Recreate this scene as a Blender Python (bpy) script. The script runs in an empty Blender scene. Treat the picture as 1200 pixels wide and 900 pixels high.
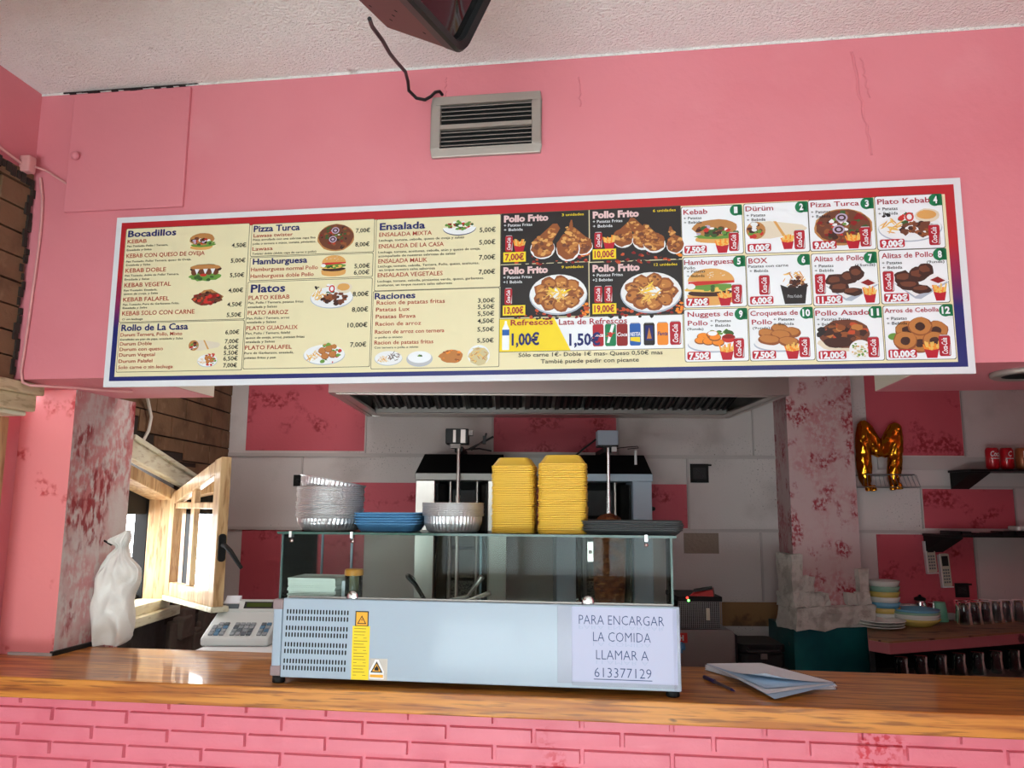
import bpy, bmesh, math, random
from mathutils import Vector, Matrix, noise

# ---------------------------------------------------------------- camera, light, exposure
S = bpy.context.scene
COL = S.collection
R_ = math.radians
PITCH, ROLL, YAW, FPX, EYE = R_(8.6), R_(.33), R_(8.0), 930.0, 1.6
fwd = Vector((0, math.cos(PITCH), math.sin(PITCH)))
rt0 = Vector((1, 0, 0)); up0 = Vector((0, -math.sin(PITCH), math.cos(PITCH)))
cr, sr = math.cos(ROLL), math.sin(ROLL)
rgt = cr * rt0 + sr * up0
upv = -sr * rt0 + cr * up0
cam_d = bpy.data.cameras.new('camera'); cam = bpy.data.objects.new('camera', cam_d); COL.objects.link(cam)
M4 = Matrix.Identity(4)
for i in range(3):
    M4[i][0], M4[i][1], M4[i][2] = rgt[i], upv[i], -fwd[i]
M4[2][3] = EYE
cam.matrix_world = M4
cam_d.sensor_width = 36; cam_d.lens = FPX / 1200 * 36; cam_d.clip_start = .02
S.camera = cam

UF = Vector((math.cos(YAW), -math.sin(YAW), 0)); VF = Vector((math.sin(YAW), math.cos(YAW), 0))
FROT = -YAW          # the serving wall, counter and menu board are turned 8 degrees to the room behind
def F(u, v, z): return UF * u + VF * v + Vector((0, 0, z))

S.view_settings.view_transform = 'Standard'; S.view_settings.look = 'None'
S.view_settings.gamma = 1; S.view_settings.use_curve_mapping = False
S.view_settings.exposure = 0.0

w = bpy.data.worlds.new('World'); S.world = w; w.use_nodes = True
bg = w.node_tree.nodes['Background']; bg.inputs[0].default_value = (.93, .97, 1, 1); bg.inputs[1].default_value = 13

def area(name, loc, direction, sx, sy, power, col, portal=False):
    d = bpy.data.lights.new(name, 'AREA'); d.shape = 'RECTANGLE'; d.size = sx; d.size_y = sy
    d.energy = power; d.color = col
    if portal: d.cycles.is_portal = True
    o = bpy.data.objects.new(name, d); COL.objects.link(o); o.location = loc
    o.rotation_euler = Vector(direction).to_track_quat('-Z', 'Y').to_euler()
    return o
# daylight through the shop front behind the camera
area('shopfront_daylight', F(-.55, -2.72, 1.78), VF, 2.3, 1.66, 56, (.81, .93, 1))
# added uplight low at the shop front, tilted to brighten the ceiling
area('pavement_bounce', F(-.55, -2.72, .45), VF * .75 + Vector((0, 0, .66)), 2.3, .7, 160, (.80, .96, 1))
area('window_portal', (-1.76, 3.42, 1.45), (1, 0, 0), .62, .75, 1, (1, 1, 1), True)

# added fill light, unseen under the kitchen ceiling, lifting the left back wall
area('kitchen_lamp', (-.95, 3.14, 2.69), (-.1, .15, -1), 1.2, .26, 12, (1, .97, .92))

# ---------------------------------------------------------------- helpers
def lin(c):
    out = []
    for x in c[:3]:
        x = x / 255
        out.append(x / 12.92 if x <= .04045 else ((x + .055) / 1.055) ** 2.4)
    return (*out, 1)

MATS = {}
def mat(name, col, rough=.5, metal=0, bump=None, spots=(), trans=0, coat=0, coat_rough=.08, sss=0, emit=0, ior=1.45, aniso=None):
    m = bpy.data.materials.new(name); m.use_nodes = True; nt = m.node_tree; N = nt.nodes; L = nt.links
    b = N['Principled BSDF']
    b.inputs['Base Color'].default_value = lin(col); b.inputs['Roughness'].default_value = rough
    b.inputs['Metallic'].default_value = metal; b.inputs['IOR'].default_value = ior
    b.inputs['Transmission Weight'].default_value = trans
    b.inputs['Coat Weight'].default_value = coat; b.inputs['Coat Roughness'].default_value = coat_rough
    if sss:
        b.inputs['Subsurface Weight'].default_value = sss; b.inputs['Subsurface Radius'].default_value = (.02, .02, .02); b.inputs['Subsurface Scale'].default_value = .5
    if emit:
        b.inputs['Emission Color'].default_value = lin(col); b.inputs['Emission Strength'].default_value = emit
    tc = None
    def coords(stretch=(1, 1, 1)):
        nonlocal tc
        if tc is None: tc = N.new('ShaderNodeTexCoord')
        mp = N.new('ShaderNodeMapping'); mp.inputs['Scale'].default_value = stretch
        L.new(tc.outputs['Object'], mp.inputs[0]); return mp.outputs[0]
    def nz(scale, detail, stretch, lo, hi):
        n = N.new('ShaderNodeTexNoise'); n.inputs['Scale'].default_value = scale; n.inputs['Detail'].default_value = detail
        L.new(coords(stretch), n.inputs['Vector'])
        r = N.new('ShaderNodeMapRange'); r.inputs[1].default_value = lo; r.inputs[2].default_value = hi; r.interpolation_type = 'SMOOTHSTEP'
        L.new(n.outputs[0], r.inputs[0]); return r.outputs[0]
    prev = None
    for sp in spots:      # (colour, [(scale, detail, stretch, lo, hi), ...], amount)
        c, layers, amt = sp
        fac = None
        for la in layers:
            o = nz(*la)
            if fac is None: fac = o
            else:
                mu = N.new('ShaderNodeMath'); mu.operation = 'MULTIPLY'; L.new(fac, mu.inputs[0]); L.new(o, mu.inputs[1]); fac = mu.outputs[0]
        mu = N.new('ShaderNodeMath'); mu.operation = 'MULTIPLY'; L.new(fac, mu.inputs[0]); mu.inputs[1].default_value = amt
        mx = N.new('ShaderNodeMix'); mx.data_type = 'RGBA'
        if prev: L.new(prev, mx.inputs[6])
        else: mx.inputs[6].default_value = lin(col)
        mx.inputs[7].default_value = lin(c); L.new(mu.outputs[0], mx.inputs[0]); prev = mx.outputs[2]
    if prev: L.new(prev, b.inputs['Base Color'])
    if bump:
        n = N.new('ShaderNodeTexNoise'); n.inputs['Scale'].default_value = bump[0]; n.inputs['Detail'].default_value = 3
        L.new(coords(bump[3] if len(bump) > 3 else (1, 1, 1)), n.inputs['Vector'])
        bp = N.new('ShaderNodeBump'); bp.inputs['Strength'].default_value = bump[1]; bp.inputs['Distance'].default_value = bump[2] if len(bump) > 2 else .01
        L.new(n.outputs[0], bp.inputs['Height']); L.new(bp.outputs[0], b.inputs['Normal'])
    MATS[name] = m
    return m

def thin_glass(name, tint=(245, 250, 248), refl=1.0, rough=.0):
    m = bpy.data.materials.new(name); m.use_nodes = True; nt = m.node_tree; N = nt.nodes; L = nt.links
    N.remove(N['Principled BSDF']); out = N['Material Output']
    tr = N.new('ShaderNodeBsdfTransparent'); tr.inputs[0].default_value = lin(tint)
    gl = N.new('ShaderNodeBsdfGlossy'); gl.inputs['Roughness'].default_value = rough; gl.inputs[0].default_value = (refl, refl, refl, 1)
    fr = N.new('ShaderNodeFresnel'); fr.inputs[0].default_value = 1.45
    mx = N.new('ShaderNodeMixShader'); L.new(fr.outputs[0], mx.inputs[0]); L.new(tr.outputs[0], mx.inputs[1]); L.new(gl.outputs[0], mx.inputs[2])
    L.new(mx.outputs[0], out.inputs[0]); MATS[name] = m
    return m

class MB:
    """collects shapes; build() links them as ONE mesh object"""
    def __init__(s): s.v = []; s.f = []; s.m = []; s.s = []
    def add(s, vs, fs, m=0, sm=False):
        o = len(s.v); s.v += [tuple(p) for p in vs]
        for f in fs: s.f.append([i + o for i in f]); s.m.append(m); s.s.append(sm)
        return s
    def box(s, x0, x1, y0, y1, z0, z1, m=0):
        vs = [(x, y, z) for z in (z0, z1) for y in (y0, y1) for x in (x0, x1)]
        return s.add(vs, [(0, 2, 3, 1), (4, 5, 7, 6), (0, 1, 5, 4), (2, 6, 7, 3), (0, 4, 6, 2), (1, 3, 7, 5)], m)
    def hexa(s, lo, hi, m=0):     # two matching quads (lists of 4 points), joined
        return s.add(list(lo) + list(hi), [(3, 2, 1, 0), (4, 5, 6, 7), (0, 1, 5, 4), (1, 2, 6, 5), (2, 3, 7, 6), (3, 0, 4, 7)], m)
    def prism(s, poly, a0, a1, axis=2, m=0, sm=False):
        def p3(p, a): return (p[0], p[1], a) if axis == 2 else ((p[0], a, p[1]) if axis == 1 else (a, p[0], p[1]))
        n = len(poly); vs = [p3(p, a0) for p in poly] + [p3(p, a1) for p in poly]
        s.add(vs, [list(range(n))[::-1], list(range(n, 2 * n))], m)
        return s.add(vs, [(i, (i + 1) % n, n + (i + 1) % n, n + i) for i in range(n)], m, sm)
    def tube(s, pts, r, n=8, m=0, sm=True, caps=True):
        pts = [Vector(p) for p in pts]; k = len(pts); rs = r if isinstance(r, (list, tuple)) else [r] * k
        vs = []; ref = None
        for i, p in enumerate(pts):
            t = (pts[min(i + 1, k - 1)] - pts[max(i - 1, 0)]).normalized()
            if ref is None:
                ref = Vector((0, 0, 1)) if abs(t.z) < .9 else Vector((1, 0, 0))
            a = (ref - t * ref.dot(t)).normalized(); b = t.cross(a); ref = a
            for j in range(n):
                q = 2 * math.pi * j / n; vs.append(p + (a * math.cos(q) + b * math.sin(q)) * rs[i])
        fs = [(i * n + j, i * n + (j + 1) % n, (i + 1) * n + (j + 1) % n, (i + 1) * n + j) for i in range(k - 1) for j in range(n)]
        s.add(vs, fs, m, sm)
        if caps: s.add(vs[:n], [list(range(n))[::-1]], m); s.add(vs[-n:], [list(range(n))], m)
        return s
    def lathe(s, prof, c=(0, 0, 0), n=32, m=0, sm=True, fl=None, axis=2):
        vs = []
        for i, (r, z) in enumerate(prof):
            for j in range(n):
                q = 2 * math.pi * j / n; rr = r * (1 + (fl[i] * math.cos(j * math.pi) if fl else 0))
                x, y = rr * math.cos(q), rr * math.sin(q)
                p = (x, y, z) if axis == 2 else ((x, z, y) if axis == 1 else (z, x, y))
                vs.append((c[0] + p[0], c[1] + p[1], c[2] + p[2]))
        k = len(prof); fs = [(i * n + j, i * n + (j + 1) % n, (i + 1) * n + (j + 1) % n, (i + 1) * n + j) for i in range(k - 1) for j in range(n)]
        s.add(vs, fs, m, sm)
        if prof[0][0] > 1e-6 and prof[0] != prof[-1] and getattr(s, 'capped', True):
            pass
        return s
    def disc(s, c, r, n=24, axis=2, m=0, flip=False):
        vs = []
        for j in range(n):
            q = 2 * math.pi * j / n; a, b = r * math.cos(q), r * math.sin(q)
            p = (a, b, 0) if axis == 2 else ((a, 0, b) if axis == 1 else (0, a, b)); vs.append((c[0] + p[0], c[1] + p[1], c[2] + p[2]))
        return s.add(vs, [list(range(n))[::-1] if flip else list(range(n))], m)
    def loft(s, rings, m=0, sm=True, cap0=True, cap1=True):
        n = len(rings[0]); vs = [p for r in rings for p in r]
        fs = [(i * n + j, i * n + (j + 1) % n, (i + 1) * n + (j + 1) % n, (i + 1) * n + j) for i in range(len(rings) - 1) for j in range(n)]
        s.add(vs, fs, m, sm)
        if cap0: s.add(rings[0], [list(range(n))[::-1]], m)
        if cap1: s.add(rings[-1], [list(range(n))], m)
        return s
    def xf(s, M, start=0):
        for i in range(start, len(s.v)): s.v[i] = tuple(M @ Vector(s.v[i]))
        return s
    def build(s, name, mats, parent=None, org=(0, 0, 0), loc=None, rot=0, bevel=0, seg=2, weld=False):
        me = bpy.data.meshes.new(name)
        o3 = org
        me.from_pydata([(p[0] - o3[0], p[1] - o3[1], p[2] - o3[2]) for p in s.v], [], s.f)
        if not isinstance(mats, (list, tuple)): mats = [mats]
        for m in mats: me.materials.append(m)
        me.polygons.foreach_set('material_index', s.m); me.polygons.foreach_set('use_smooth', s.s); me.update()
        if weld or bevel:
            b = bmesh.new(); b.from_mesh(me); bmesh.ops.remove_doubles(b, verts=b.verts, dist=1e-5)
            bmesh.ops.recalc_face_normals(b, faces=b.faces); b.to_mesh(me); b.free()
        o = bpy.data.objects.new(name, me); COL.objects.link(o)
        if parent: o.parent = parent
        if loc is not None: o.location = loc
        o.rotation_euler = (0, 0, rot)
        if bevel:
            md = o.modifiers.new('bevel', 'BEVEL'); md.width = bevel; md.segments = seg; md.limit_method = 'ANGLE'; md.angle_limit = R_(40)
        return o

def rrect(cx, cy, w_, h_, r, n=4):
    out = []
    for sx, sy, a0 in ((1, 1, 0), (-1, 1, 90), (-1, -1, 180), (1, -1, 270)):
        for k in range(n + 1):
            a = R_(a0 + 90 * k / n); out.append((cx + sx * (w_ / 2 - r) + r * math.cos(a), cy + sy * (h_ / 2 - r) + r * math.sin(a)))
    return out

class Thing:
    """an Empty at the thing's base that parents its parts; shapes are given in the frame's own metres"""
    def __init__(s, name, label, cat, org, front=False, group=None, extra_rot=0):
        s.org = org; s.o = bpy.data.objects.new(name, None); COL.objects.link(s.o)
        s.o.empty_display_size = .05
        s.o.location = F(*org) if front else Vector(org); s.o.rotation_euler = (0, 0, (FROT if front else 0) + extra_rot)
        s.o['label'] = label; s.o['category'] = cat
        if group: s.o['group'] = group
    def part(s, name, mb, mats, bevel=0, label=None, parent=None, weld=False, seg=2):
        o = mb.build(name, mats, parent or s.o, s.org, bevel=bevel, weld=weld, seg=seg)
        if label: o['label'] = label
        return o

def single(name, mb, mats, label, cat, org, front=False, group=None, bevel=0, weld=False, rot=0):
    o = mb.build(name, mats, None, org, F(*org) if front else Vector(org), (FROT if front else 0) + rot, bevel, weld=weld)
    o['label'] = label; o['category'] = cat
    if group: o['group'] = group
    return o

def struct(name, mb, mats, front=False, parent=None, bevel=0, weld=False):
    o = mb.build(name, mats, parent, rot=FROT if front and not parent else 0, bevel=bevel, weld=weld)
    if not parent: o['kind'] = 'structure'
    return o

def dup(root, loc, label, rot=None, group=None):
    r = root.copy(); COL.objects.link(r); r.location = loc; r['label'] = label
    if rot is not None: r.rotation_euler = rot
    if group: r['group'] = group
    for ch in list(root.children):
        c = ch.copy(); COL.objects.link(c); c.parent = r
        for g in list(ch.children):
            d = g.copy(); COL.objects.link(d); d.parent = c
    return r

ONES = 'first second third fourth fifth sixth seventh eighth ninth tenth eleventh twelfth thirteenth fourteenth fifteenth sixteenth seventeenth eighteenth nineteenth'.split()
def nth(k):
    if k <= 19: return ONES[k - 1]
    t = {2: ('twenty', 'twentieth'), 3: ('thirty', 'thirtieth'), 4: ('forty', 'fortieth')}[k // 10]
    return t[1] if k % 10 == 0 else t[0] + '-' + ONES[k % 10 - 1]

# ---- lettering: Blender's own built-in typeface turned into flat mesh
_tc = {}
def text_geo(s, bold=0, shear=0):
    k = (s, bold, shear)
    if k in _tc: return _tc[k]
    cu = bpy.data.curves.new('t', 'FONT'); cu.body = s; cu.size = 1; cu.offset = bold; cu.shear = shear; cu.resolution_u = 2; cu.fill_mode = 'FRONT'
    ob = bpy.data.objects.new('t', cu); COL.objects.link(ob)
    dg = bpy.context.evaluated_depsgraph_get(); dg.update()
    me = bpy.data.meshes.new_from_object(ob.evaluated_get(dg))
    vs = [(v.co.x, v.co.y) for v in me.vertices]; fs = [list(p.vertices) for p in me.polygons]
    bpy.data.objects.remove(ob); bpy.data.curves.remove(cu); bpy.data.meshes.remove(me)
    if not vs: vs = [(0, 0)]
    x0 = min(v[0] for v in vs); x1 = max(v[0] for v in vs)
    _tc[k] = (vs, fs, x0, max(x1 - x0, 1e-4)); return _tc[k]
CAP = .70
def put_text(mb, s, x0, x1, zb, cap, y, m=0, bold=0, shear=0):
    """letters standing in the x-z plane at depth y, from x0 to x1, baseline zb, capital height cap"""
    vs, fs, a, wd = text_geo(s, bold, shear); sx = (x1 - x0) / wd; sz = cap / CAP
    mb.add([(x0 + (v[0] - a) * sx, y, zb + v[1] * sz) for v in vs], fs, m)
# ---------------------------------------------------------------- materials
Z1 = (1, 1, 1)
RED_SP = [(9, 4, Z1, .56, .66), (70, 4, Z1, .42, .60)]
pink = mat('pink_wall_paint', (224, 134, 144), .5, bump=(35, .25, .006), spots=[((214, 118, 129), [(1.6, 3, Z1, .45, .7)], .5), ((230, 150, 158), [(3, 5, Z1, .56, .75)], .5)])
pink_pillar = mat('pink_paint_sponged', (240, 140, 142), .5, bump=(30, .2, .006), spots=[((196, 50, 52), [(7, 4, Z1, .58, .68), (45, 5, Z1, .42, .60)], .9)])
greyred = mat('grey_plaster_sponged_red', (214, 200, 196), .75, bump=(60, .35, .006), spots=[((200, 104, 106), [(3.2, 6, Z1, .38, .62), (42, 6, (1, 1, .6), .36, .58)], .8), ((150, 30, 38), [(6, 5, Z1, .52, .64), (48, 5, (1, 1, .45), .42, .58)], .9)])
pilred = mat('pale_plaster_sponged_red', (204, 176, 174), .75, bump=(60, .3, .006), spots=[((188, 96, 102), [(4, 6, Z1, .40, .62), (46, 6, Z1, .36, .58)], .75), ((158, 24, 44), [(9, 5, Z1, .53, .65), (60, 5, Z1, .40, .58)], .9)])
ceil_m = mat('ceiling_stucco', (250, 250, 246), .85, bump=(105, 1.0, .014), spots=[((240, 232, 220), [(1.2, 4, Z1, .45, .75)], .6), ((150, 130, 118), [(5, 6, Z1, .70, .78)], .6)])
brick_pink = mat('pink_brick_paint', (232, 130, 146), .45, bump=(90, .25, .004), spots=[((205, 35, 50), [(4, 2, Z1, .63, .70), (60, 5, Z1, .45, .6)], .9), ((220, 112, 130), [(6, 3, Z1, .5, .7)], .5)])
brown_brick = mat('brown_brick', (122, 92, 66), .85, bump=(60, .4, .006), spots=[((92, 66, 46), [(7, 4, Z1, .45, .7)], .8), ((150, 120, 92), [(20, 4, Z1, .58, .75)], .5)])
mortar = mat('dark_mortar', (52, 42, 36), .9)
wall_grey = mat('back_wall_grey', (206, 194, 190), .7, bump=(120, .3, .004), spots=[((150, 136, 130), [(3, 5, Z1, .52, .75)], .5), ((90, 78, 72), [(2.5, 3, Z1, .52, .66), (110, 3, Z1, .60, .70)], .8)])
wall_pink = mat('back_wall_deep_pink', (196, 82, 94), .6, bump=(80, .25, .004), spots=[((142, 22, 36), [(7, 5, Z1, .52, .66), (50, 5, Z1, .40, .58)], .9)])
trim_grey = mat('wall_moulding', (188, 176, 172), .7, bump=(100, .2, .003))
plaster_brown = mat('bare_plaster', (150, 112, 74), .9, bump=(40, .6, .01), spots=[((95, 70, 50), [(9, 5, Z1, .48, .62)], .8)])
dark_wall = mat('dark_grey_wall', (74, 70, 68), .8, bump=(20, .4, .01), spots=[((52, 44, 40), [(5, 4, Z1, .45, .65)], .8)])
floor_m = mat('floor_tiles', (222, 218, 210), .5)
white_wall = mat('rear_wall_paint', (232, 230, 226), .7)
cream = mat('cream_board_end', (232, 224, 206), .7)
wood_ct = None
def wood_mat(name, a, b, c, scale, stretch, rough, coat, coat_rough=.1, knots=True):
    m = mat(name, a, rough, coat=coat, coat_rough=coat_rough, bump=(40, .12, .003, stretch),
            spots=[(b, [(scale, 5, stretch, .42, .62)], .85), (c, [(scale * 3.1, 4, stretch, .5, .66)], .7)] + ([((46, 24, 10), [(9, 2, (1, 1.2, 2), .74, .78)], .9)] if knots else []))
    return m
wood_ct = wood_mat('varnished_pine', (212, 140, 58), (170, 96, 34), (116, 60, 22), 9, (.25, 3.2, 5), .45, .45, .06)
wood_win = wood_mat('window_wood', (208, 176, 130), (180, 138, 92), (140, 98, 60), 8, (3, 3, .4), .55, .2, knots=False)
wood_pale = wood_mat('pale_painted_wood', (232, 228, 204), (216, 208, 178), (190, 176, 144), 7, (3, .6, 3), .6, .1, knots=False)
wood_beige = wood_mat('weathered_beige_wood', (214, 196, 160), (202, 182, 146), (170, 148, 114), 9, (3, .8, 3), .65, 0, knots=False)
bar_edge = mat('bar_edge_pink', (176, 98, 104), .5, bump=(40, .2, .004), spots=[((70, 34, 30), [(9, 4, Z1, .64, .7)], .9)])
bar_wood = mat('worn_bar_top', (150, 112, 76), .5, spots=[((60, 40, 28), [(8, 5, (.6, 2, 1), .52, .6)], .9)])
steel = mat('brushed_steel', (196, 188, 182), .32, .9, bump=(30, .06, .002, (.2, 6, 6)))
steel_d = mat('dull_steel', (140, 134, 130), .45, .8)
white_met = mat('white_enamel', (166, 181, 197), .4, coat=.1)
board_white = mat('board_white', (226, 226, 230), .5)
notice_p = mat('notice_paper', (196, 200, 226), .7)
chrome = mat('chrome', (225, 225, 225), .12, 1)
black = mat('black_plastic', (20, 19, 20), .45)
black_m = mat('matt_black', (12, 11, 11), .8)
rubber = mat('black_rubber', (18, 18, 18), .7)
iron = mat('black_iron', (28, 26, 26), .5, .5)
hood_in = mat('greasy_filter', (58, 52, 48), .4, .8, spots=[((24, 20, 18), [(12, 3, Z1, .45, .65)], .8)])
granite = mat('speckled_burner', (140, 138, 130), .7, spots=[((60, 62, 60), [(120, 3, Z1, .45, .6)], .9)])
meat = mat('roast_meat', (150, 84, 44), .55, bump=(28, .9, .02, (1, 1, 2.2)), spots=[((104, 50, 26), [(14, 5, (1, 1, 2.5), .42, .6)], .9), ((186, 120, 66), [(26, 4, (1, 1, 3), .58, .72)], .7), ((60, 28, 16), [(22, 4, (1, 1, 3), .64, .72)], .9)])
glass = thin_glass('case_glass', (246, 251, 249), .16)
pane = thin_glass('window_pane', (248, 252, 252))
gedge = mat('green_glass_edge', (22, 74, 62), .15, coat=.5)
clear = thin_glass('tumbler_glass', (222, 230, 230), 1.6, .03)
foil = mat('aluminium_foil', (236, 236, 238), .36, .8, bump=(160, .35, .003))
yel = mat('yellow_foam', (253, 200, 74), .5, sss=.25, coat=.1)
blue_pl = mat('blue_plastic', (84, 140, 186), .45)
greytray = mat('dark_grey_tray', (66, 68, 70), .5)
paper = mat('white_paper', (240, 240, 246), .7)
napkin = mat('napkin_paper', (246, 246, 240), .85)
bluepaper = mat('pale_blue_paper', (186, 214, 240), .7)
ink = mat('dark_blue_ink', (44, 66, 118), .6)
ink2 = mat('pale_ink', (172, 186, 214), .6)
y_lab = mat('yellow_label', (248, 214, 24), .5)
o_lab = mat('orange_label', (250, 176, 40), .5)
blk_ink = mat('black_ink', (14, 14, 16), .6)
plastic_bag = mat('translucent_bag', (238, 234, 228), .35, sss=.2, bump=(22, .5, .01))
cable_w = mat('white_cable', (216, 208, 196), .5)
cable_p = mat('pink_painted_cable', (214, 150, 148), .5)
stone = mat('rough_white_stone', (206, 202, 192), .85, bump=(38, .8, .015), spots=[((150, 142, 130), [(14, 5, Z1, .48, .66)], .6)])
teal = mat('teal_paint', (24, 104, 106), .45, spots=[((14, 74, 82), [(3, 3, Z1, .4, .65)], .8), ((120, 130, 120), [(22, 4, Z1, .70, .74)], .7)])
gold = mat('gold_foil', (206, 142, 36), .16, 1, bump=(14, .3, .02))
wire = mat('wire_metal', (150, 150, 150), .4, .8)
tv_case = mat('brown_television_case', (92, 52, 50), .5, bump=(200, .1, .002))
screen = mat('dark_screen', (14, 12, 14), .06, coat=.6, coat_rough=.03)
beige = mat('aged_beige_plastic', (196, 188, 168), .5)
regw = mat('register_plastic', (222, 226, 224), .4)
keyg = mat('grey_keys', (150, 156, 160), .5); keyb = mat('blue_keys', (90, 130, 160), .5); keyr = mat('red_keys', (170, 90, 90), .5); keyk = mat('dark_keys', (96, 104, 110), .5)
lcd = mat('green_display', (66, 82, 30), .25)
orange_pl = mat('orange_plastic', (232, 150, 50), .4)
toothwood = mat('toothpick_wood', (214, 184, 134), .7)
purple = mat('purple_plastic', (62, 50, 110), .35)
red_pl = mat('red_plastic', (196, 44, 40), .4)
red_dk = mat('can_red', (190, 20, 34), .3, coat=.4)
can_br = mat('can_copper', (170, 96, 60), .3, .3); can_go = mat('can_gold', (200, 160, 60), .3, .5)
white_pl = mat('white_plastic', (236, 236, 236), .4)
cer_w = mat('white_china', (232, 230, 222), .25, coat=.4); cer_b = mat('blue_china', (110, 176, 206), .25, coat=.4); cer_g = mat('green_china', (150, 196, 170), .25, coat=.4); cer_y = mat('yellow_china', (226, 200, 110), .25, coat=.4)
mint = mat('mint_plastic', (120, 196, 164), .4)
led_g = mat('green_indicator_lamp', (120, 255, 120), .4, emit=4); led_r = mat('red_indicator_lamp', (255, 60, 50), .4, emit=3)
vent_m = mat('aluminium_grille', (176, 166, 158), .45, .5); vent_d = mat('grille_slats', (124, 110, 104), .5, .3)

white_pl_m = mat('lamp_white', (230, 230, 228), .5)
# ---------------------------------------------------------------- the setting: front room
def wallbox(*a, m=0): return MB().box(*a, m)
struct('floor', MB().box(-3.4, 4.2, -4, 5.0, -.1, 0), floor_m)
struct('ceiling', MB().box(-2.4, 1.6, -3.2, 2.40, 3.0, 3.1), ceil_m, True)
# header above the counter: thin panel in the middle, deep boxes at both ends
h = MB().box(-2.10, 1.60, 2.33, 2.40, 1.996, 3.0, 0)
h.box(-2.10, -1.545, 2.40, 2.815, 1.996, 2.75, 0).box(.878, 1.60, 2.40, 2.90, 1.996, 2.75, 0)
h.box(-1.545, -1.543, 2.402, 2.813, 1.998, 2.7, 1).box(.876, .878, 2.402, 2.898, 1.998, 2.7, 1)
h.box(-1.545, .878, 2.40, 2.46, 2.55, 3.0, 0)
h.box(-2.10, 1.6, 2.3275, 2.33, 2.993, 3.0, 2)
struct('wall_header', h, [pink, cream, ceil_m], True)
# added beam, out of view, that shades the upper left header wall
struct('trim_5', MB().box(-1.985, -1.02, .55, .95, 2.40, 3.0), white_wall, True)
# vertical cracks / filler ridges in the header paint
c = MB()
random.seed(3)
for (u0, z0, u1, z1, r) in ((.70, 2.95, .735, 2.62, .004), (.725, 2.93, .74, 2.80, .003), (-.55, 2.96, -.548, 2.89, .002), (-.12, 2.93, -.118, 2.83, .002)):
    pts = [(u0 + (u1 - u0) * k / 14 + random.uniform(-.004, .004), 2.3295, z0 + (z1 - z0) * k / 14) for k in range(15)]
    c.tube(pts, r, 6)
struct('trim_1', c, pink, True)
ck2 = MB()
for k in range(22): a = -1.90 + k * .0225; ck2.box(a, a + .024, 2.324, 2.331, 2.9935 + random.uniform(-.003, .003), 2.9985)
struct('trim_6', ck2, mat('dark_crack', (46, 34, 34), .9), True)
# left wall: pink above, bare brown brick in a rough patch, wooden rail below
random.seed(5)
lw = MB().box(-2.32, -1.985, -3.2, 2.335, 2.70, 3.0, 0).box(-2.32, -1.993, -3.2, 2.335, 1.96, 2.70, 2)
lw.box(-2.32, -2.15, 1.0, 2.60, 0, 1.96, 0).box(-2.32, -2.15, -3.2, 1.0, 0, 1.96, 3)
for r in range(9):
    z = 1.99 + r * .083
    for k in range(14):
        v1 = 2.32 - (k * .30 + (r % 2) * .15)
        if k == 0 and r % 2: lw.box(-1.994, -1.978, 2.19, 2.315, z, min(z + .075, 2.70), 1)
        lw.box(-1.994, -1.978 + random.uniform(-.002, .002), v1 - .292, v1, z, min(z + .077, 2.70), 1)
struct('wall_left', lw, [pink, brown_brick, mortar, white_wall], True)
# rough edge of the brick patch
e = MB()
pts = [(-1.976, 2.12 + .022 * k, 2.695 - .004 * k) for k in range(9)] + [(-1.976, 2.314 + .008 * math.sin(k * 1.7), 2.66 - k * .029) for k in range(23)]
for p in pts: e.box(p[0] - .006, p[0] + .004, p[1] - random.uniform(.004, .014), p[1] + random.uniform(.002, .010), p[2] - random.uniform(.008, .02), p[2] + random.uniform(.008, .022))
struct('trim_2', e, mortar, True)
# right wall of the front room, rear wall with shop-front opening closed against sky light
struct('wall_right', MB().box(1.235, 1.40, -3.2, .9, 0, 3.0, 1).box(1.235, 1.40, .9, 2.33, 0, 3.0, 0), [pink, white_wall], True)
rw = MB().box(-2.3, 1.42, -3.0, -2.8, 0, 3, 0).box(-2.3, -1.72, -2.8, -2.7, 0, 3, 0).box(.62, 1.42, -2.8, -2.7, 0, 3, 0).box(-1.72, .62, -2.8, -2.7, .80, .94, 0)
struct('wall_rear', rw, white_wall, True)
fr = MB()
for u in (-1.70, -.93, -.17, .60): fr.box(u - .03, u + .03, -2.70, -2.64, .08, 2.62)
for z in (.11, .80, .94, 1.95, 2.59): fr.box(-1.72, .62, -2.70, -2.64, z - .03, z + .03)
struct('window_3', fr, wood_win, True)
# wooden rail and window at the left edge of the frame
b = MB().box(-2.16, -1.955, 1.2, 2.44, 1.955, 1.992, 0).box(-2.16, -1.975, 1.2, 2.43, 1.90, 1.955, 0).box(-2.16, -2.0, 1.2, 2.42, 1.885, 1.90, 1)
struct('trim_3', b, [wood_beige, wood_pale], True, bevel=.005)
wn = MB()
wn.box(-2.15, -2.09, 2.37, 2.45, 1.10, 1.885, 0).box(-2.15, -2.10, 2.31, 2.37, 1.10, 1.885, 0).box(-2.15, -2.09, 1.3, 2.37, 1.06, 1.12, 0).box(-2.13, -2.115, 1.3, 2.31, 1.12, 1.885, 1)
wo = struct('window_2', wn, [wood_win, pane], True, bevel=0)
wo2 = MB().box(-2.10, -2.085, 2.40, 2.425, 1.42, 1.55, 0); o = struct('window_catch', wo2, wood_win, parent=wo)
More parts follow.
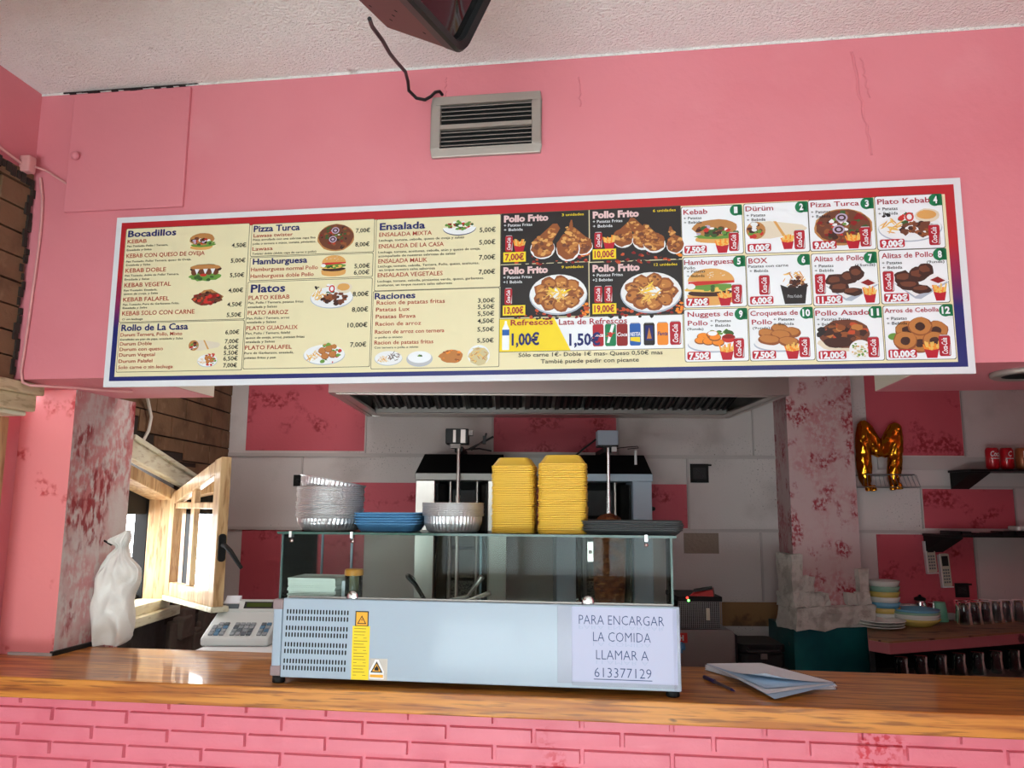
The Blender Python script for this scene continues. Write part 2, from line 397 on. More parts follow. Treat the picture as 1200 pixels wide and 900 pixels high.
# pillar at the left end of the counter: pink front, sponged plaster inner face
p = MB()
p.add([(-2.15, 2.575, 0), (-1.94, 2.575, 0), (-1.94, 2.575, 1.996), (-2.15, 2.575, 1.996)], [(0, 1, 2, 3)], 0)
p.add([(-1.94, 2.575, 0), (-1.94, 2.93, 0), (-1.94, 2.93, 1.996), (-1.94, 2.575, 1.996)], [(0, 1, 2, 3)], 1)
p.add([(-1.94, 2.93, 0), (-2.15, 2.93, 0), (-2.15, 2.93, 1.996), (-1.94, 2.93, 1.996)], [(0, 1, 2, 3)], 1)
p.add([(-2.15, 2.93, 0), (-2.15, 2.575, 0), (-2.15, 2.575, 1.996), (-2.15, 2.93, 1.996)], [(0, 1, 2, 3)], 0)
struct('wall_left_pillar', p, [pink_pillar, greyred], True, weld=True)
struct('baseboard_left', MB().box(-1.945, -1.93, 2.565, 2.80, 1.078, 1.094, 0).box(-2.1, -1.935, 2.56, 2.575, 1.08, 1.088, 1), [black, trim_grey], True)
# counter front: painted brick with raised stretchers
random.seed(8)
cf = MB().box(-2.14, 1.234, 2.345, 2.50, 0, 1.0195, 0)
for r in range(21):
    z1 = 1.0225 - r * .0485
    off = -1.745 if r % 2 else -1.61
    if r == 0: z1 = 1.0200
    for k in range(-2, 13):
        a = off + k * .2465; a0, a1 = max(a - .2375, -2.14), min(a, 1.233)
        if a1 - a0 < .02: continue
        d = random.uniform(-.0015, .0015)
        zt, zb = z1, z1 - .038
        q = .003
        cf.hexa([(a0, 2.346, zb), (a1, 2.346, zb), (a1, 2.346, zt), (a0, 2.346, zt)], [(a0 + q, 2.332 + d, zb + q), (a1 - q, 2.332 + d, zb + q), (a1 - q, 2.332 - d, zt - q), (a0 + q, 2.332 + d, zt - q)], 0)
struct('wall_counter', cf, brick_pink, True)

# ---------------------------------------------------------------- the setting: kitchen behind
BW = 4.4
bk = MB().box(-1.9, 3.6, BW, BW + .15, 0, 2.75, 0)
def panel(x0, x1, z0, z1, m): bk.box(x0, x1, BW - .004, BW + .01, z0, z1, m)
# (x0, x1, z0, z1) of the painted pink panels, measured on the wall
for q in ((-1.472, -.808, 1.885, 2.45), (-.10, .58, 1.885, 2.45), (-1.14, .963, 1.475, 1.712), (-1.466, -.80, 1.078, 1.452), (1.975, 2.503, 1.878, 2.45), (2.255, 2.755, 1.482, 1.695), (1.99, 2.514, 1.035, 1.448)): panel(*q, 1)
def strip(x0, x1, z0, z1, m=2): bk.box(x0, x1, BW - .012, BW + .01, z0, z1, m)
strip(-1.57, 1.46, 1.853, 1.872); strip(-1.57, 1.46, 1.455, 1.470); strip(1.8, 3.5, 1.455, 1.470); strip(1.8, 3.5, 1.70, 1.712)
strip(2.02, 3.5, 1.80, 1.87)
for x in (-.815, -.112, .588, 2.507): strip(x, x + .009, 1.874, 2.45)
for x in (1.335,): strip(x, x + .008, 1.874, 2.3); strip(x + .02, x + .03, 1.09, 1.453)
strip(.965, .976, 1.47, 1.853); strip(2.757, 2.766, 1.48, 1.70); strip(2.245, 2.253, 1.48, 1.70); strip(2.516, 2.53, 1.03, 1.45); strip(-1.158, -1.150, 1.47, 1.853)
bk.box(1.10, 1.45, BW - .002, BW + .01, .96, 1.085, 3).box(-1.57, -1.0, BW - .002, BW + .01, .90, 1.07, 3).box(.94, 1.13, BW - .002, BW + .01, 1.34, 1.45, 4)
struct('wall_back', bk, [wall_grey, wall_pink, trim_grey, plaster_brown, mat('old_grey_render', (150, 132, 118), .9, bump=(60, .5, .01))])
ck = MB().prism([tuple(F(-2.12, 2.42, 0)[:2]), tuple(F(1.62, 2.42, 0)[:2]), (3.7, 2.2), (3.7, 4.5), (-2.0, 4.5)], 2.75, 2.85, 2, 0)
ck_o = struct('ceiling_kitchen', ck, white_wall)
MB().box(-1.58, -.32, 3.00, 3.28, 2.70, 2.75).build('lamp_housing', white_pl_m, ck_o)  # unseen box added above the kitchen fill light
struct('wall_right_kitchen', MB().box(3.45, 3.6, 2.0, 4.55, 0, 2.8), wall_grey)
struct('wall_right_return', MB().box(1.40, 3.75, 2.30, 2.42, 0, 3.0), pink, True)
# left kitchen wall with the small window that has a sloping top
XL = -1.57
wl = MB()
wl.box(XL - .14, XL, 2.9, 3.10, 0, 2.8, 0).box(XL - .14, XL, 3.72, 4.42, 1.05, 2.8, 0)
wl.prism([(3.10, 1.86), (3.72, 1.70), (3.72, 2.8), (3.10, 2.8)], XL - .14, XL, 0, 0)
wl.box(XL - .14, XL, 3.10, 3.72, 0, 1.09, 1).box(XL - .14, XL, 3.72, 4.42, 0, 1.05, 1)
random.seed(4)
for r in range(9):
    z = 1.70 + r * .098
    for k in range(6):
        y0 = 3.0 + k * .32 + (r % 2) * .16; y1 = y0 + .312
        y1 = min(y1, 4.395)
        if y1 - y0 < .03: continue
        zl = 1.93 - .26 * (y0 - 3.1)
        if z + .09 < zl and y0 < 3.75: continue
        wl.box(XL - .002, XL + .006 + random.uniform(-.002, .002), y0, y1, max(z, zl if y0 < 3.72 else 0), z + .091, 2)
for r in range(7):
    z = 1.09 + r * .098
    wl.box(XL - .002, XL + .006, 3.80, 4.06, z, z + .091, 2).box(XL - .002, XL + .006, 4.07, 4.395, z, z + .091, 2)
struct('wall_left_kitchen', wl, [mortar, dark_wall, brown_brick])
struct('wall_left_link', MB().box(-2.0, -1.60, 2.85, 2.97, 0, 2.8), dark_wall)
rub = MB()
random.seed(12)
for k in range(16):
    a, bb, cc = random.uniform(.05, .12), random.uniform(.05, .10), random.uniform(.04, .10)
    y, z, x = random.uniform(3.72, 4.3), random.uniform(.86, 1.09), XL + random.uniform(-.02, .02)
    vs = [(x + sx * a * random.uniform(.6, 1) * .5, y + sy * bb * random.uniform(.7, 1), z + sz * cc * random.uniform(.7, 1)) for sz in (-1, 1) for sy in (-1, 1) for sx in (-1, 1)]
    rub.add(vs, [(0, 2, 3, 1), (4, 5, 7, 6), (0, 1, 5, 4), (2, 6, 7, 3), (0, 4, 6, 2), (1, 3, 7, 5)], 0)
struct('trim_4', rub, mat('broken_masonry', (112, 98, 88), .9, bump=(40, .7, .01)), bevel=.01)

win = bpy.data.objects.new('window_1', None); COL.objects.link(win); win.location = (XL, 3.66, 1.13); win['kind'] = 'structure'
WO = (XL, 3.66, 1.13)
def wpart(name, mb, mats, parent=None, bevel=.004): return mb.build(name, mats, parent or win, WO, bevel=bevel)
def slope(y): return 1.823 - .21 * (y - 3.33)
fz = lambda y: 1.70 - .20 * (y - 3.45)
# fixed frame: jambs, sill, sloping head, deep casing above
f_ = MB()
f_.prism([(3.655, 1.17), (3.72, 1.17), (3.72, fz(3.72)), (3.655, fz(3.655))], XL - .08, XL + .03, 0, 0)
f_.prism([(3.10, 1.17), (3.165, 1.17), (3.165, fz(3.165)), (3.10, fz(3.10))], XL - .08, XL + .03, 0, 0)
f_.prism([(3.10, fz(3.10) - .05), (3.72, fz(3.72) - .05), (3.72, fz(3.72)), (3.10, fz(3.10))], XL - .08, XL + .03, 0, 0)
wpart('window_frame', f_, wood_win)
wpart('window_sill', MB().box(XL - .14, XL + .045, 3.08, 3.78, 1.09, 1.13, 0).box(XL - .12, XL + .02, 3.10, 3.72, 1.13, 1.172, 0), wood_pale)
wpart('head_casing', MB().prism([(3.20, slope(3.20) - .075), (3.84, slope(3.84) - .06), (3.84, slope(3.84)), (3.20, slope(3.20))], XL, XL + .045, 0, 0)
      .prism([(3.20, slope(3.20)), (3.92, slope(3.92)), (3.92, slope(3.92) + .02), (3.20, slope(3.20) + .02)], XL, XL + .055, 0, 0), wood_pale)
og = MB()
og.prism([(3.655, 1.17), (3.70, 1.17), (3.70, 1.62), (3.655, 1.63)], XL - .14, XL - .08, 0, 0).box(XL - .14, XL - .10, 3.12, 3.655, 1.17, 1.19)
og.prism([(3.12, 1.545), (3.655, 1.545), (3.655, fz(3.655) - .02), (3.12, fz(3.12) - .02)], XL - .12, XL - .09, 0, 0).box(XL - .13, XL - .10, 3.39, 3.415, 1.19, 1.545)
wpart('outer_shutter_frame', og, black_m)
# opened sash: hinged at the far jamb, swung 42 degrees into the room, its top sloping like the opening
ang = R_(42); L_ = .56
hx, hy = XL + .035, 3.66
dx, dy = math.sin(ang), -math.cos(ang); nx, ny = -dy, dx       # nx,ny: across the sash
def sp(t, d): return (hx + dx * t + nx * d, hy + dy * t + ny * d)
zt = lambda t: 1.632 + .272 * t
zb_ = 1.19
def rail(mb, quad, d0=-.022, d1=.022, m=0):   # quad of (t, z)
    mb.hexa([(*sp(t, d0), z) for t, z in quad], [(*sp(t, d1), z) for t, z in quad], m)
sa = MB()
rail(sa, [(0, zb_), (.058, zb_), (.058, zt(.058)), (0, zt(0))]); rail(sa, [(L_ - .058, zb_), (L_, zb_), (L_, zt(L_)), (L_ - .058, zt(L_ - .058))])
rail(sa, [(.058, zt(.058) - .055), (L_ - .058, zt(L_ - .058) - .055), (L_ - .058, zt(L_ - .058)), (.058, zt(.058))])
rail(sa, [(.058, zb_), (L_ - .058, zb_), (L_ - .058, zb_ + .06), (.058, zb_ + .06)])
tm = L_ * .47
rail(sa, [(tm - .02, zb_ + .06), (tm + .02, zb_ + .06), (tm + .02, zt(tm + .02) - .055), (tm - .02, zt(tm - .02) - .055)], -.016, .016)
rail(sa, [(.058, 1.572), (L_ - .058, 1.572), (L_ - .058, 1.60), (.058, 1.60)], -.017, .017)
sash = wpart('window_sash', sa, wood_win)
gp = MB(); rail(gp, [(.05, zb_ + .05), (L_ - .05, zb_ + .05), (L_ - .05, zt(L_ - .05) - .04), (.05, zt(.05) - .04)], -.003, .003); wpart('window_glass', gp, pane, sash, 0)
bt = MB(); rail(bt, [(.0, zb_ - .022), (L_ , zb_ - .022), (L_, zb_), (.0, zb_)], -.028, .045); wpart('drip_rail', bt, wood_pale, sash)
hd = MB()
c0 = Vector((*sp(L_ - .03, .024), 1.43)); nv = Vector((nx, ny, 0)); dv = Vector((dx, dy, 0))
hd.prism(rrect(0, 0, .03, .11, .014), 0, .008); hd.xf(Matrix.Translation(Vector((*sp(L_, 0), 1.42))) @ Matrix(((nx, 0, dx, 0), (ny, 0, dy, 0), (0, 1, 0, 0), (0, 0, 0, 1))))
pp = Vector((*sp(L_, 0), 1.43)); hd.tube([pp, pp + dv * .035, pp + dv * .045 + Vector((.02, -.01, -.02)), pp + dv * .05 + Vector((.07, -.02, -.085))], [.009, .009, .010, .007], 10)
wpart('sash_handle', hd, black_m, sash, 0)
# hanging white cable beside the window
# pilaster on the back wall
pl = MB()
A_, B_, C_, D_ = (1.41, 4.05), (1.794, 4.16), (1.80, 4.41), (1.46, 4.41)
pl.prism([A_, B_, C_, D_], 0, 2.75, 2, 0)
def outset(d): return [(A_[0] - d * .75, A_[1] - d), (B_[0] + d * .6, B_[1] - d * .9), (C_[0] + d * .6, 4.41), (D_[0] - d * 2.2, 4.41)]
pl.prism(outset(.035), 0, 1.0, 2, 1)
pil = struct('wall_pilaster', pl, [pilred, teal])
def rough_block(x0, x1, y0, y1, z0, z1, jit, nx_=6, nz_=4):
    m = MB()
    def grid(fn, a, b_):
        vs = [fn(i / a, j / b_) for j in range(b_ + 1) for i in range(a + 1)]
        m.add(vs, [(j * (a + 1) + i, j * (a + 1) + i + 1, (j + 1) * (a + 1) + i + 1, (j + 1) * (a + 1) + i) for j in range(b_) for i in range(a)], 0)
    def J(p):
        n = noise.noise_vector(Vector(p) * 17) * jit + noise.noise_vector(Vector(p) * 41) * jit * .5
        return (p[0] + n[0], p[1] + n[1], p[2] + n[2])
    mx = lambda t, a, b: a + (b - a) * t
    grid(lambda s, t: J((mx(s, x0, x1), y0, mx(t, z0, z1))), nx_, nz_); grid(lambda s, t: J((mx(s, x1, x0), y1, mx(t, z0, z1))), nx_, nz_)
    grid(lambda s, t: J((x0, mx(s, y1, y0), mx(t, z0, z1))), nx_, nz_); grid(lambda s, t: J((x1, mx(s, y0, y1), mx(t, z0, z1))), nx_, nz_)
    grid(lambda s, t: J((mx(s, x0, x1), mx(t, y0, y1), z1)), nx_, nx_); grid(lambda s, t: J((mx(s, x0, x1), mx(t, y1, y0), z0)), nx_, nx_)
    return m
# blocks are laid along the pilaster face (turned 16 degrees)
pa = math.atan2(B_[1] - A_[1], B_[0] - A_[0])
PM = Matrix.Translation(Vector((A_[0], A_[1], 0))) @ Matrix.Rotation(pa, 4, 'Z')
for (s0, s1, d0, d1, z0, z1, j) in ((-.035, .425, -.055, .10, 1.0, 1.105, .014), (-.03, .06, -.03, .12, 1.105, 1.175, .012), (.06, .185, -.025, .02, 1.107, 1.172, .010), (-.03, .03, -.03, .10, 1.175, 1.36, .008), (.03, .10, -.02, .02, 1.175, 1.25, .012), (.35, .42, -.03, .05, 1.107, 1.17, .010), (.36, .42, -.03, .05, 1.172, 1.285, .008), (.29, .35, -.02, .02, 1.107, 1.165, .010)):
    rb = rough_block(s0, s1, d0, d1, z0, z1, j); rb.xf(PM)
    rb.build('stone_block', stone, pil, weld=True)
# ---------------------------------------------------------------- counter top
random.seed(2)
ct = MB().prism([(-2.14, 2.245), (1.234, 2.262), (1.234, 2.75), (-1.93, 2.75), (-1.93, 2.574), (-2.14, 2.574)], 1.021, 1.08, 2, 0)
single('countertop', ct, wood_ct, 'long varnished pine bar counter top on the pink brick front', 'counter', (0, 2.5, 1.02), True, bevel=.004, weld=True)

# ---------------------------------------------------------------- menu board
BV = 2.306     # front face of the board
def BP(px, py):     # a point measured on the photo, carried onto the plane of the board
    d = fwd + rgt * ((px - 600) / FPX) - upv * ((py - 450) / FPX)
    t = BV / d.dot(VF); return (d.dot(UF) * t, EYE + d.z * t)
mb_t = Thing('menu_board', 'long menu board with red and blue border of kebab dishes and prices', 'menu board', (-.34, BV, 1.96), True)
u0, z0 = BP(130.5, 453); u1, z1 = BP(1133, 442)
U0, U1, ZB, ZT = -1.645, .963, 1.962, 2.528
b = MB().box(U0, U1, BV, BV + .012, ZB, ZT); mb_t.part('backing_panel', b, board_white)
gm = bpy.data.materials.new('red_to_blue_print'); gm.use_nodes = True
nt = gm.node_tree; N = nt.nodes; L = nt.links
tc = N.new('ShaderNodeTexCoord'); sx = N.new('ShaderNodeSeparateXYZ'); L.new(tc.outputs['Object'], sx.inputs[0])
mr = N.new('ShaderNodeMapRange'); L.new(sx.outputs[2], mr.inputs[0]); mr.inputs[1].default_value = 0; mr.inputs[2].default_value = .566
cr_ = N.new('ShaderNodeValToRGB'); L.new(mr.outputs[0], cr_.inputs[0]); e0, e1 = cr_.color_ramp.elements
e0.position = .34; e0.color = lin((30, 36, 108)); e1.position = .66; e1.color = lin((186, 34, 42))
L.new(cr_.outputs[0], N['Principled BSDF'].inputs[0]); N['Principled BSDF'].inputs['Roughness'].default_value = .45
mg = .019
mb_t.part('printed_border', MB().box(U0 + mg, U1 - mg, BV - .0006, BV, ZB + mg, ZT - mg), gm)
cream_p = mat('menu_cream', (234, 222, 182), .5); c_line = mat('menu_rule', (80, 74, 60), .6)
m_navy = mat('menu_navy', (28, 34, 104), .5); m_red = mat('menu_red_brown', (176, 62, 44), .5); m_blk = mat('menu_black', (24, 22, 24), .5)
m_wht = mat('menu_white', (240, 242, 246), .5); m_dk = mat('menu_charcoal', (40, 34, 34), .5); m_ttl = mat('menu_claret', (168, 34, 56), .5)
m_grn = mat('menu_green', (14, 122, 74), .5); m_tag = mat('menu_price_red', (186, 22, 44), .5); m_yel = mat('menu_yellow', (244, 214, 40), .5); m_pink_l = mat('menu_pale_pink', (232, 196, 196), .5)
m_can = mat('menu_can_red', (176, 26, 42), .5); m_fry = mat('menu_fries', (236, 190, 96), .5); m_bun = mat('menu_bun', (222, 164, 92), .5); m_bun2 = mat('menu_toast', (186, 128, 72), .5)
m_meat = mat('menu_meat', (112, 62, 42), .5); m_meat2 = mat('menu_dark_meat', (66, 36, 28), .5); m_tom = mat('menu_tomato', (200, 48, 40), .5); m_let = mat('menu_lettuce', (104, 150, 62), .5); m_let2 = mat('menu_dark_leaf', (58, 92, 44), .5)
m_fried = mat('menu_fried', (190, 122, 62), .5); m_fried2 = mat('menu_fried_dark', (146, 82, 42), .5); m_wrap = mat('menu_flatbread', (226, 212, 190), .5); m_plate = mat('menu_plate_white', (236, 236, 238), .5); m_rim = mat('menu_plate_shade', (176, 184, 200), .5)
m_onion = mat('menu_onion', (190, 170, 196), .5); m_sauce = mat('menu_sauce', (140, 24, 24), .5); m_rice = mat('menu_rice', (206, 190, 146), .5); m_gray = mat('menu_silver', (190, 190, 194), .5); m_orange = mat('menu_orange', (240, 140, 40), .5); m_blue = mat('menu_blue', (34, 92, 170), .5); m_fire = mat('menu_ember', (196, 78, 40), .5)
PICM = [m_plate, m_rim, m_can, m_wht, m_gray, m_fry, m_tag, m_bun, m_bun2, m_meat, m_meat2, m_tom, m_let, m_let2, m_fried, m_fried2, m_wrap, m_onion, m_sauce, m_rice, m_orange, m_blue, m_fire, m_dk, m_grn, m_yel, m_navy]
PI = {m.name[5:]: i for i, m in enumerate(PICM)}

class Pic:
    """flat printed picture on the board, in unit coordinates of a rectangle; later shapes lie over earlier ones"""
    def __init__(s, rect, seed=1, y=BV - .0016):
        s.r = rect; s.mb = MB(); s.y = y; s.rnd = random.Random(seed); s.asp = (rect[1] - rect[0]) / (rect[3] - rect[2])
    def P(s, x, y): return (s.r[0] + x * (s.r[1] - s.r[0]), s.r[2] + y * (s.r[3] - s.r[2]))
    def poly(s, pts, m):
        s.y -= .000006
        q = [s.P(*p) for p in pts]
        a = sum(q[i][0] * q[(i + 1) % len(q)][1] - q[(i + 1) % len(q)][0] * q[i][1] for i in range(len(q)))
        if a < 0: q = q[::-1]
        s.mb.add([(p[0], s.y, p[1]) for p in q], [list(range(len(q)))], PI[m]); return s
    def ell(s, x, y, rx, ry, m, n=18, j=0, rot=0):
        pts = []
        for k in range(n):
            a = 2 * math.pi * k / n; q = 1 + s.rnd.uniform(-j, j); px, py = rx * math.cos(a) * q, ry * math.sin(a) * q
            pts.append((x + px * math.cos(rot) - py * math.sin(rot) / s.asp * 1, y + px * math.sin(rot) * s.asp + py * math.cos(rot)))
        return s.poly(pts, m)
    def heap(s, x, y, rx, ry, ms, n, size, j=.25, stick=False):
        for k in range(n):
            a = s.rnd.uniform(0, 6.28); q = math.sqrt(s.rnd.random()); px, py = x + rx * q * math.cos(a), y + ry * q * math.sin(a)
            m = ms[s.rnd.randrange(len(ms))]; z = size * s.rnd.uniform(.7, 1.3)
            if stick: s.ell(px, py, z * 1.9, z * .32 * s.asp, m, 6, .1, s.rnd.uniform(-1.2, 1.2))
            else: s.ell(px, py, z, z * s.asp * s.rnd.uniform(.5, .9), m, 8, j)
        return s
    def fries(s, x, y, w_, h_, carton=True):
        for k in range(9):
            t = (k + .5) / 9; a = (t - .5) * .8; cx_ = x + w_ * (.12 + .76 * t); hh = h_ * s.rnd.uniform(.75, 1.0)
            d = w_ * .055; s.poly([(cx_ - d, y + h_ * .4), (cx_ + d, y + h_ * .4), (cx_ + d + a * w_ * .4, y + hh), (cx_ - d + a * w_ * .4, y + hh)], 'fries' if k % 3 else 'orange')
        s.heap(x + w_ * .5, y + h_ * .58, w_ * .34, h_ * .10, ['fries', 'orange'], 10, w_ * .08)
        if carton: s.poly([(x + w_ * .2, y), (x + w_ * .8, y), (x + w_ * .95, y + h_ * .52), (x + w_ * .5, y + h_ * .44), (x + w_ * .05, y + h_ * .52)], 'price_red')
    def can(s, x, y, w_, h_, c='can_red', word='Coca-Cola', wm='white', upright=False):
        s.poly([(x + w_ * .06, y + h_ * .03), (x + w_ * .14, y), (x + w_ * .86, y), (x + w_ * .94, y + h_ * .03), (x + w_ * .98, y + h_ * .08), (x + w_ * .98, y + h_ * .90), (x + w_ * .9, y + h_ * .96), (x + w_ * .1, y + h_ * .96), (x + w_ * .02, y + h_ * .90), (x + w_ * .02, y + h_ * .08)], c)
        s.poly([(x + w_ * .1, y + h_ * .96), (x + w_ * .9, y + h_ * .96), (x + w_ * .84, y + h_), (x + w_ * .16, y + h_)], 'silver')
        if c == 'can_red' and not upright: s.poly([(x + w_ * .80, y + h_ * .05), (x + w_ * .95, y + h_ * .07), (x + w_ * .95, y + h_ * .60)], 'silver')
        if word:
            s.y -= .00001
            vs, fs, a, wd = text_geo(word, .02, .25); t = MB()
            if upright:
                k0 = s.P(x + w_ * .06, y + h_ * .42); k1 = s.P(x + w_ * .94, y + h_ * .62); put_text(s.mb, word, k0[0], k1[0], k0[1], (k1[1] - k0[1]) * .8, s.y, PI[wm], .02, .2)
            else:
                k0 = s.P(x + w_ * .70, y + h_ * .10); k1 = s.P(x + w_ * .24, y + h_ * .86); ln = k1[1] - k0[1]; ht = k0[0] - k1[0]
                s.mb.add([(k0[0] - v[1] / CAP * ht, s.y, k0[1] + (v[0] - a) / wd * ln) for v in vs], fs, PI[wm])
        return s

# food pictures -----------------------------------------------------
def f_sandwich(p, x, y, a, b):
    p.ell(x, y - b * .32, a * .42, b * .17, 'bun', 16, .05); p.ell(x + a * .02, y - b * .20, a * .46, b * .12, 'lettuce', 18, .12)
    p.ell(x, y + b * .12, a * .47, b * .34, 'toast', 18, .04); p.heap(x - a * .03, y + b * .0, a * .36, b * .2, ['meat', 'dark_meat', 'tomato', 'plate_white', 'dark_leaf', 'onion'], 26, a * .065); p.heap(x + a * .3, y - b * .1, a * .15, b * .08, ['lettuce', 'dark_leaf'], 6, a * .06)
def f_sub(p, x, y, a, b):
    p.ell(x, y - b * .25, a * .48, b * .24, 'lettuce', 22, .14); p.ell(x, y + b * .2, a * .47, b * .27, 'dark_meat', 18, .05); p.ell(x, y + b * .28, a * .45, b * .16, 'toast', 18, .05)
    for k in (-.33, -.1, .1, .3): p.ell(x + a * k, y + b * .02, a * .1, b * .18, 'meat', 12, .1)
    for k in (-.25, 0.0, .22): p.poly([(x + a * (k - .07), y + b * .2), (x + a * (k + .07), y + b * .2), (x + a * k, y - b * .12)], 'plate_white')
    p.ell(x - a * .05, y - b * .15, a * .1, b * .08, 'tomato'); p.heap(x, y - b * .32, a * .4, b * .1, ['lettuce', 'dark_leaf'], 10, a * .06)
def f_heap(p, x, y, a, b, ms=('meat', 'tomato', 'dark_meat', 'sauce', 'ember'), n=46, bread=True, stick=False):
    if bread: p.poly([(x - a * .1, y + b * .42), (x + a * .12, y + b * .46), (x + a * .5, y + b * .05), (x + a * .38, y - b * .25), (x - a * .45, y - b * .1)], 'toast')
    p.ell(x, y - b * .05, a * .46, b * .36, ms[0], 20, .12); p.heap(x, y - b * .03, a * .4, b * .34, list(ms), n, a * .055, .3, stick)
def f_wrap(p, x, y, a, b):
    p.poly([(x - a * .38, y + b * .42), (x - a * .1, y + b * .44), (x + a * .42, y + b * .2), (x + a * .5, y + b * .02), (x + a * .42, y - b * .2), (x - a * .1, y - b * .44), (x - a * .38, y - b * .42)], 'flatbread')
    p.poly([(x - a * .05, y + b * .43), (x, y + b * .42), (x + a * .15, y - b * .34), (x + a * .1, y - b * .36)], 'bun')
    p.ell(x - a * .34, y, a * .16, b * .44, 'toast'); p.heap(x - a * .34, y, a * .12, b * .34, ['meat', 'dark_meat', 'tomato', 'lettuce', 'plate_white'], 16, a * .045)
def f_pizza(p, x, y, a, b):
    p.ell(x, y - b * .02, a * .5, b * .5, 'toast', 28, .02); p.ell(x, y, a * .47, b * .46, 'meat', 28, .03); p.heap(x, y, a * .42, b * .42, ['dark_meat', 'sauce', 'meat', 'fried_dark', 'dark_leaf'], 60, a * .045, .3)
    p.heap(x - a * .06, y + b * .05, a * .16, b * .3, ['lettuce', 'tomato', 'plate_white'], 14, a * .035)
    for q in ((-.02, .24), (-.08, -.08)): p.ell(x + a * q[0], y + b * q[1], a * .105, b * .12, 'onion'); p.ell(x + a * q[0], y + b * q[1], a * .075, b * .085, 'dark_meat'); p.ell(x + a * q[0], y + b * q[1], a * .04, b * .045, 'onion')
def f_burger(p, x, y, a, b):
    p.ell(x, y - b * .36, a * .46, b * .14, 'bun'); p.poly([(x - a * .46, y - b * .36), (x + a * .46, y - b * .36), (x + a * .48, y - b * .2), (x - a * .48, y - b * .2)], 'bun')
    p.ell(x, y - b * .16, a * .46, b * .10, 'dark_meat', 18, .05); p.ell(x - a * .05, y - b * .06, a * .46, b * .08, 'fries', 14, .12); p.ell(x, y + b * .0, a * .46, b * .09, 'lettuce', 20, .16); p.heap(x, y - b * .04, a * .38, b * .05, ['dark_leaf', 'lettuce', 'fries'], 9, a * .06)
    p.poly([(x - a * .45, y + b * .03), (x + a * .46, y + b * .1), (x + a * .46, y + b * .2), (x - a * .45, y + b * .15)], 'tomato'); p.ell(x - a * .4, y + b * .02, a * .09, b * .08, 'plate_white')
    pts = [(x + a * .46 * math.cos(q), y + b * .16 + b * .34 * math.sin(q)) for q in [math.pi * k / 14 for k in range(15)]]; p.poly(pts, 'bun'); p.heap(x, y + b * .33, a * .3, b * .1, ['flatbread'], 14, a * .015)
def f_dish(p, x, y, a, b): p.ell(x, y - b * .03, a * .5, b * .45, 'plate_shade', 28); p.ell(x, y, a * .49, b * .44, 'plate_white', 28); 
def f_kebabplate(p, x, y, a, b):
    f_dish(p, x, y - b * .08, a, b * .85); p.heap(x - a * .3, y - b * .02, a * .15, b * .18, ['fries', 'bun', 'fries'], 22, a * .035, .2, True); p.ell(x + a * .28, y + b * .24, a * .19, b * .2, 'flatbread', 14, .04); p.ell(x + a * .27, y + b * .27, a * .15, b * .13, 'bun', 14, .05)
    p.heap(x + a * .1, y - b * .14, a * .3, b * .19, ['meat', 'dark_meat', 'meat', 'fried_dark'], 44, a * .05, .3, False); p.heap(x - a * .05, y + b * .22, a * .12, b * .18, ['plate_white', 'tomato', 'plate_white', 'dark_leaf'], 14, a * .04); p.ell(x, y + b * .22, a * .07, b * .13, 'tomato'); p.ell(x, y + b * .22, a * .04, b * .08, 'plate_white'); p.heap(x - a * .36, y + b * .28, a * .05, b * .06, ['charcoal'], 4, a * .03)
def f_falafel(p, x, y, a, b):
    f_dish(p, x, y - b * .05, a, b * .9); p.heap(x - a * .28, y - b * .1, a * .16, b * .2, ['flatbread', 'fries', 'bun'], 24, a * .035, .2, True); p.heap(x + a * .1, y + b * .28, a * .26, b * .1, ['tomato', 'sauce', 'fried', 'lettuce'], 12, a * .055); p.heap(x + a * .3, y - b * .05, a * .12, b * .2, ['lettuce', 'tomato', 'lettuce'], 10, a * .05); p.heap(x + a * .1, y - b * .33, a * .2, b * .05, ['tomato', 'lettuce', 'plate_white'], 8, a * .05)
    for q in ((-.05, .1), (.1, .16), (.02, -.12), (.2, -.06)): p.ell(x + a * q[0], y + b * q[1], a * .095, b * .14, 'fried_dark'); p.ell(x + a * q[0], y + b * (q[1] + .015), a * .085, b * .12, 'fried')
def f_salad(p, x, y, a, b):
    pts = [(x + a * .5 * math.cos(q), y - b * .05 + b * .42 * math.sin(q)) for q in [math.pi + math.pi * k / 16 for k in range(17)]]
    p.poly([(q[0], q[1] - b * .05) for q in pts], 'navy'); p.poly(pts, 'plate_white'); p.heap(x, y + b * .08, a * .4, b * .26, ['lettuce', 'tomato', 'plate_white', 'dark_leaf', 'plate_white', 'sauce', 'lettuce'], 44, a * .055)
def f_bowl(p, x, y, a, b): p.ell(x, y - b * .05, a * .5, b * .46, 'plate_shade', 26); p.ell(x, y - b * .02, a * .49, b * .43, 'silver', 26); p.ell(x, y + b * .06, a * .45, b * .35, 'white', 26); p.heap(x, y + b * .12, a * .08, b * .05, ['lettuce', 'dark_leaf'], 6, a * .04)
def f_mixplate(p, x, y, a, b): f_dish(p, x, y, a, b); p.heap(x - a * .16, y - b * .1, a * .2, b * .2, ['fries', 'flatbread', 'bun'], 26, a * .035, .2, True); p.heap(x + a * .2, y + b * .08, a * .2, b * .26, ['meat', 'dark_meat', 'charcoal', 'plate_white'], 36, a * .035, .2, True)
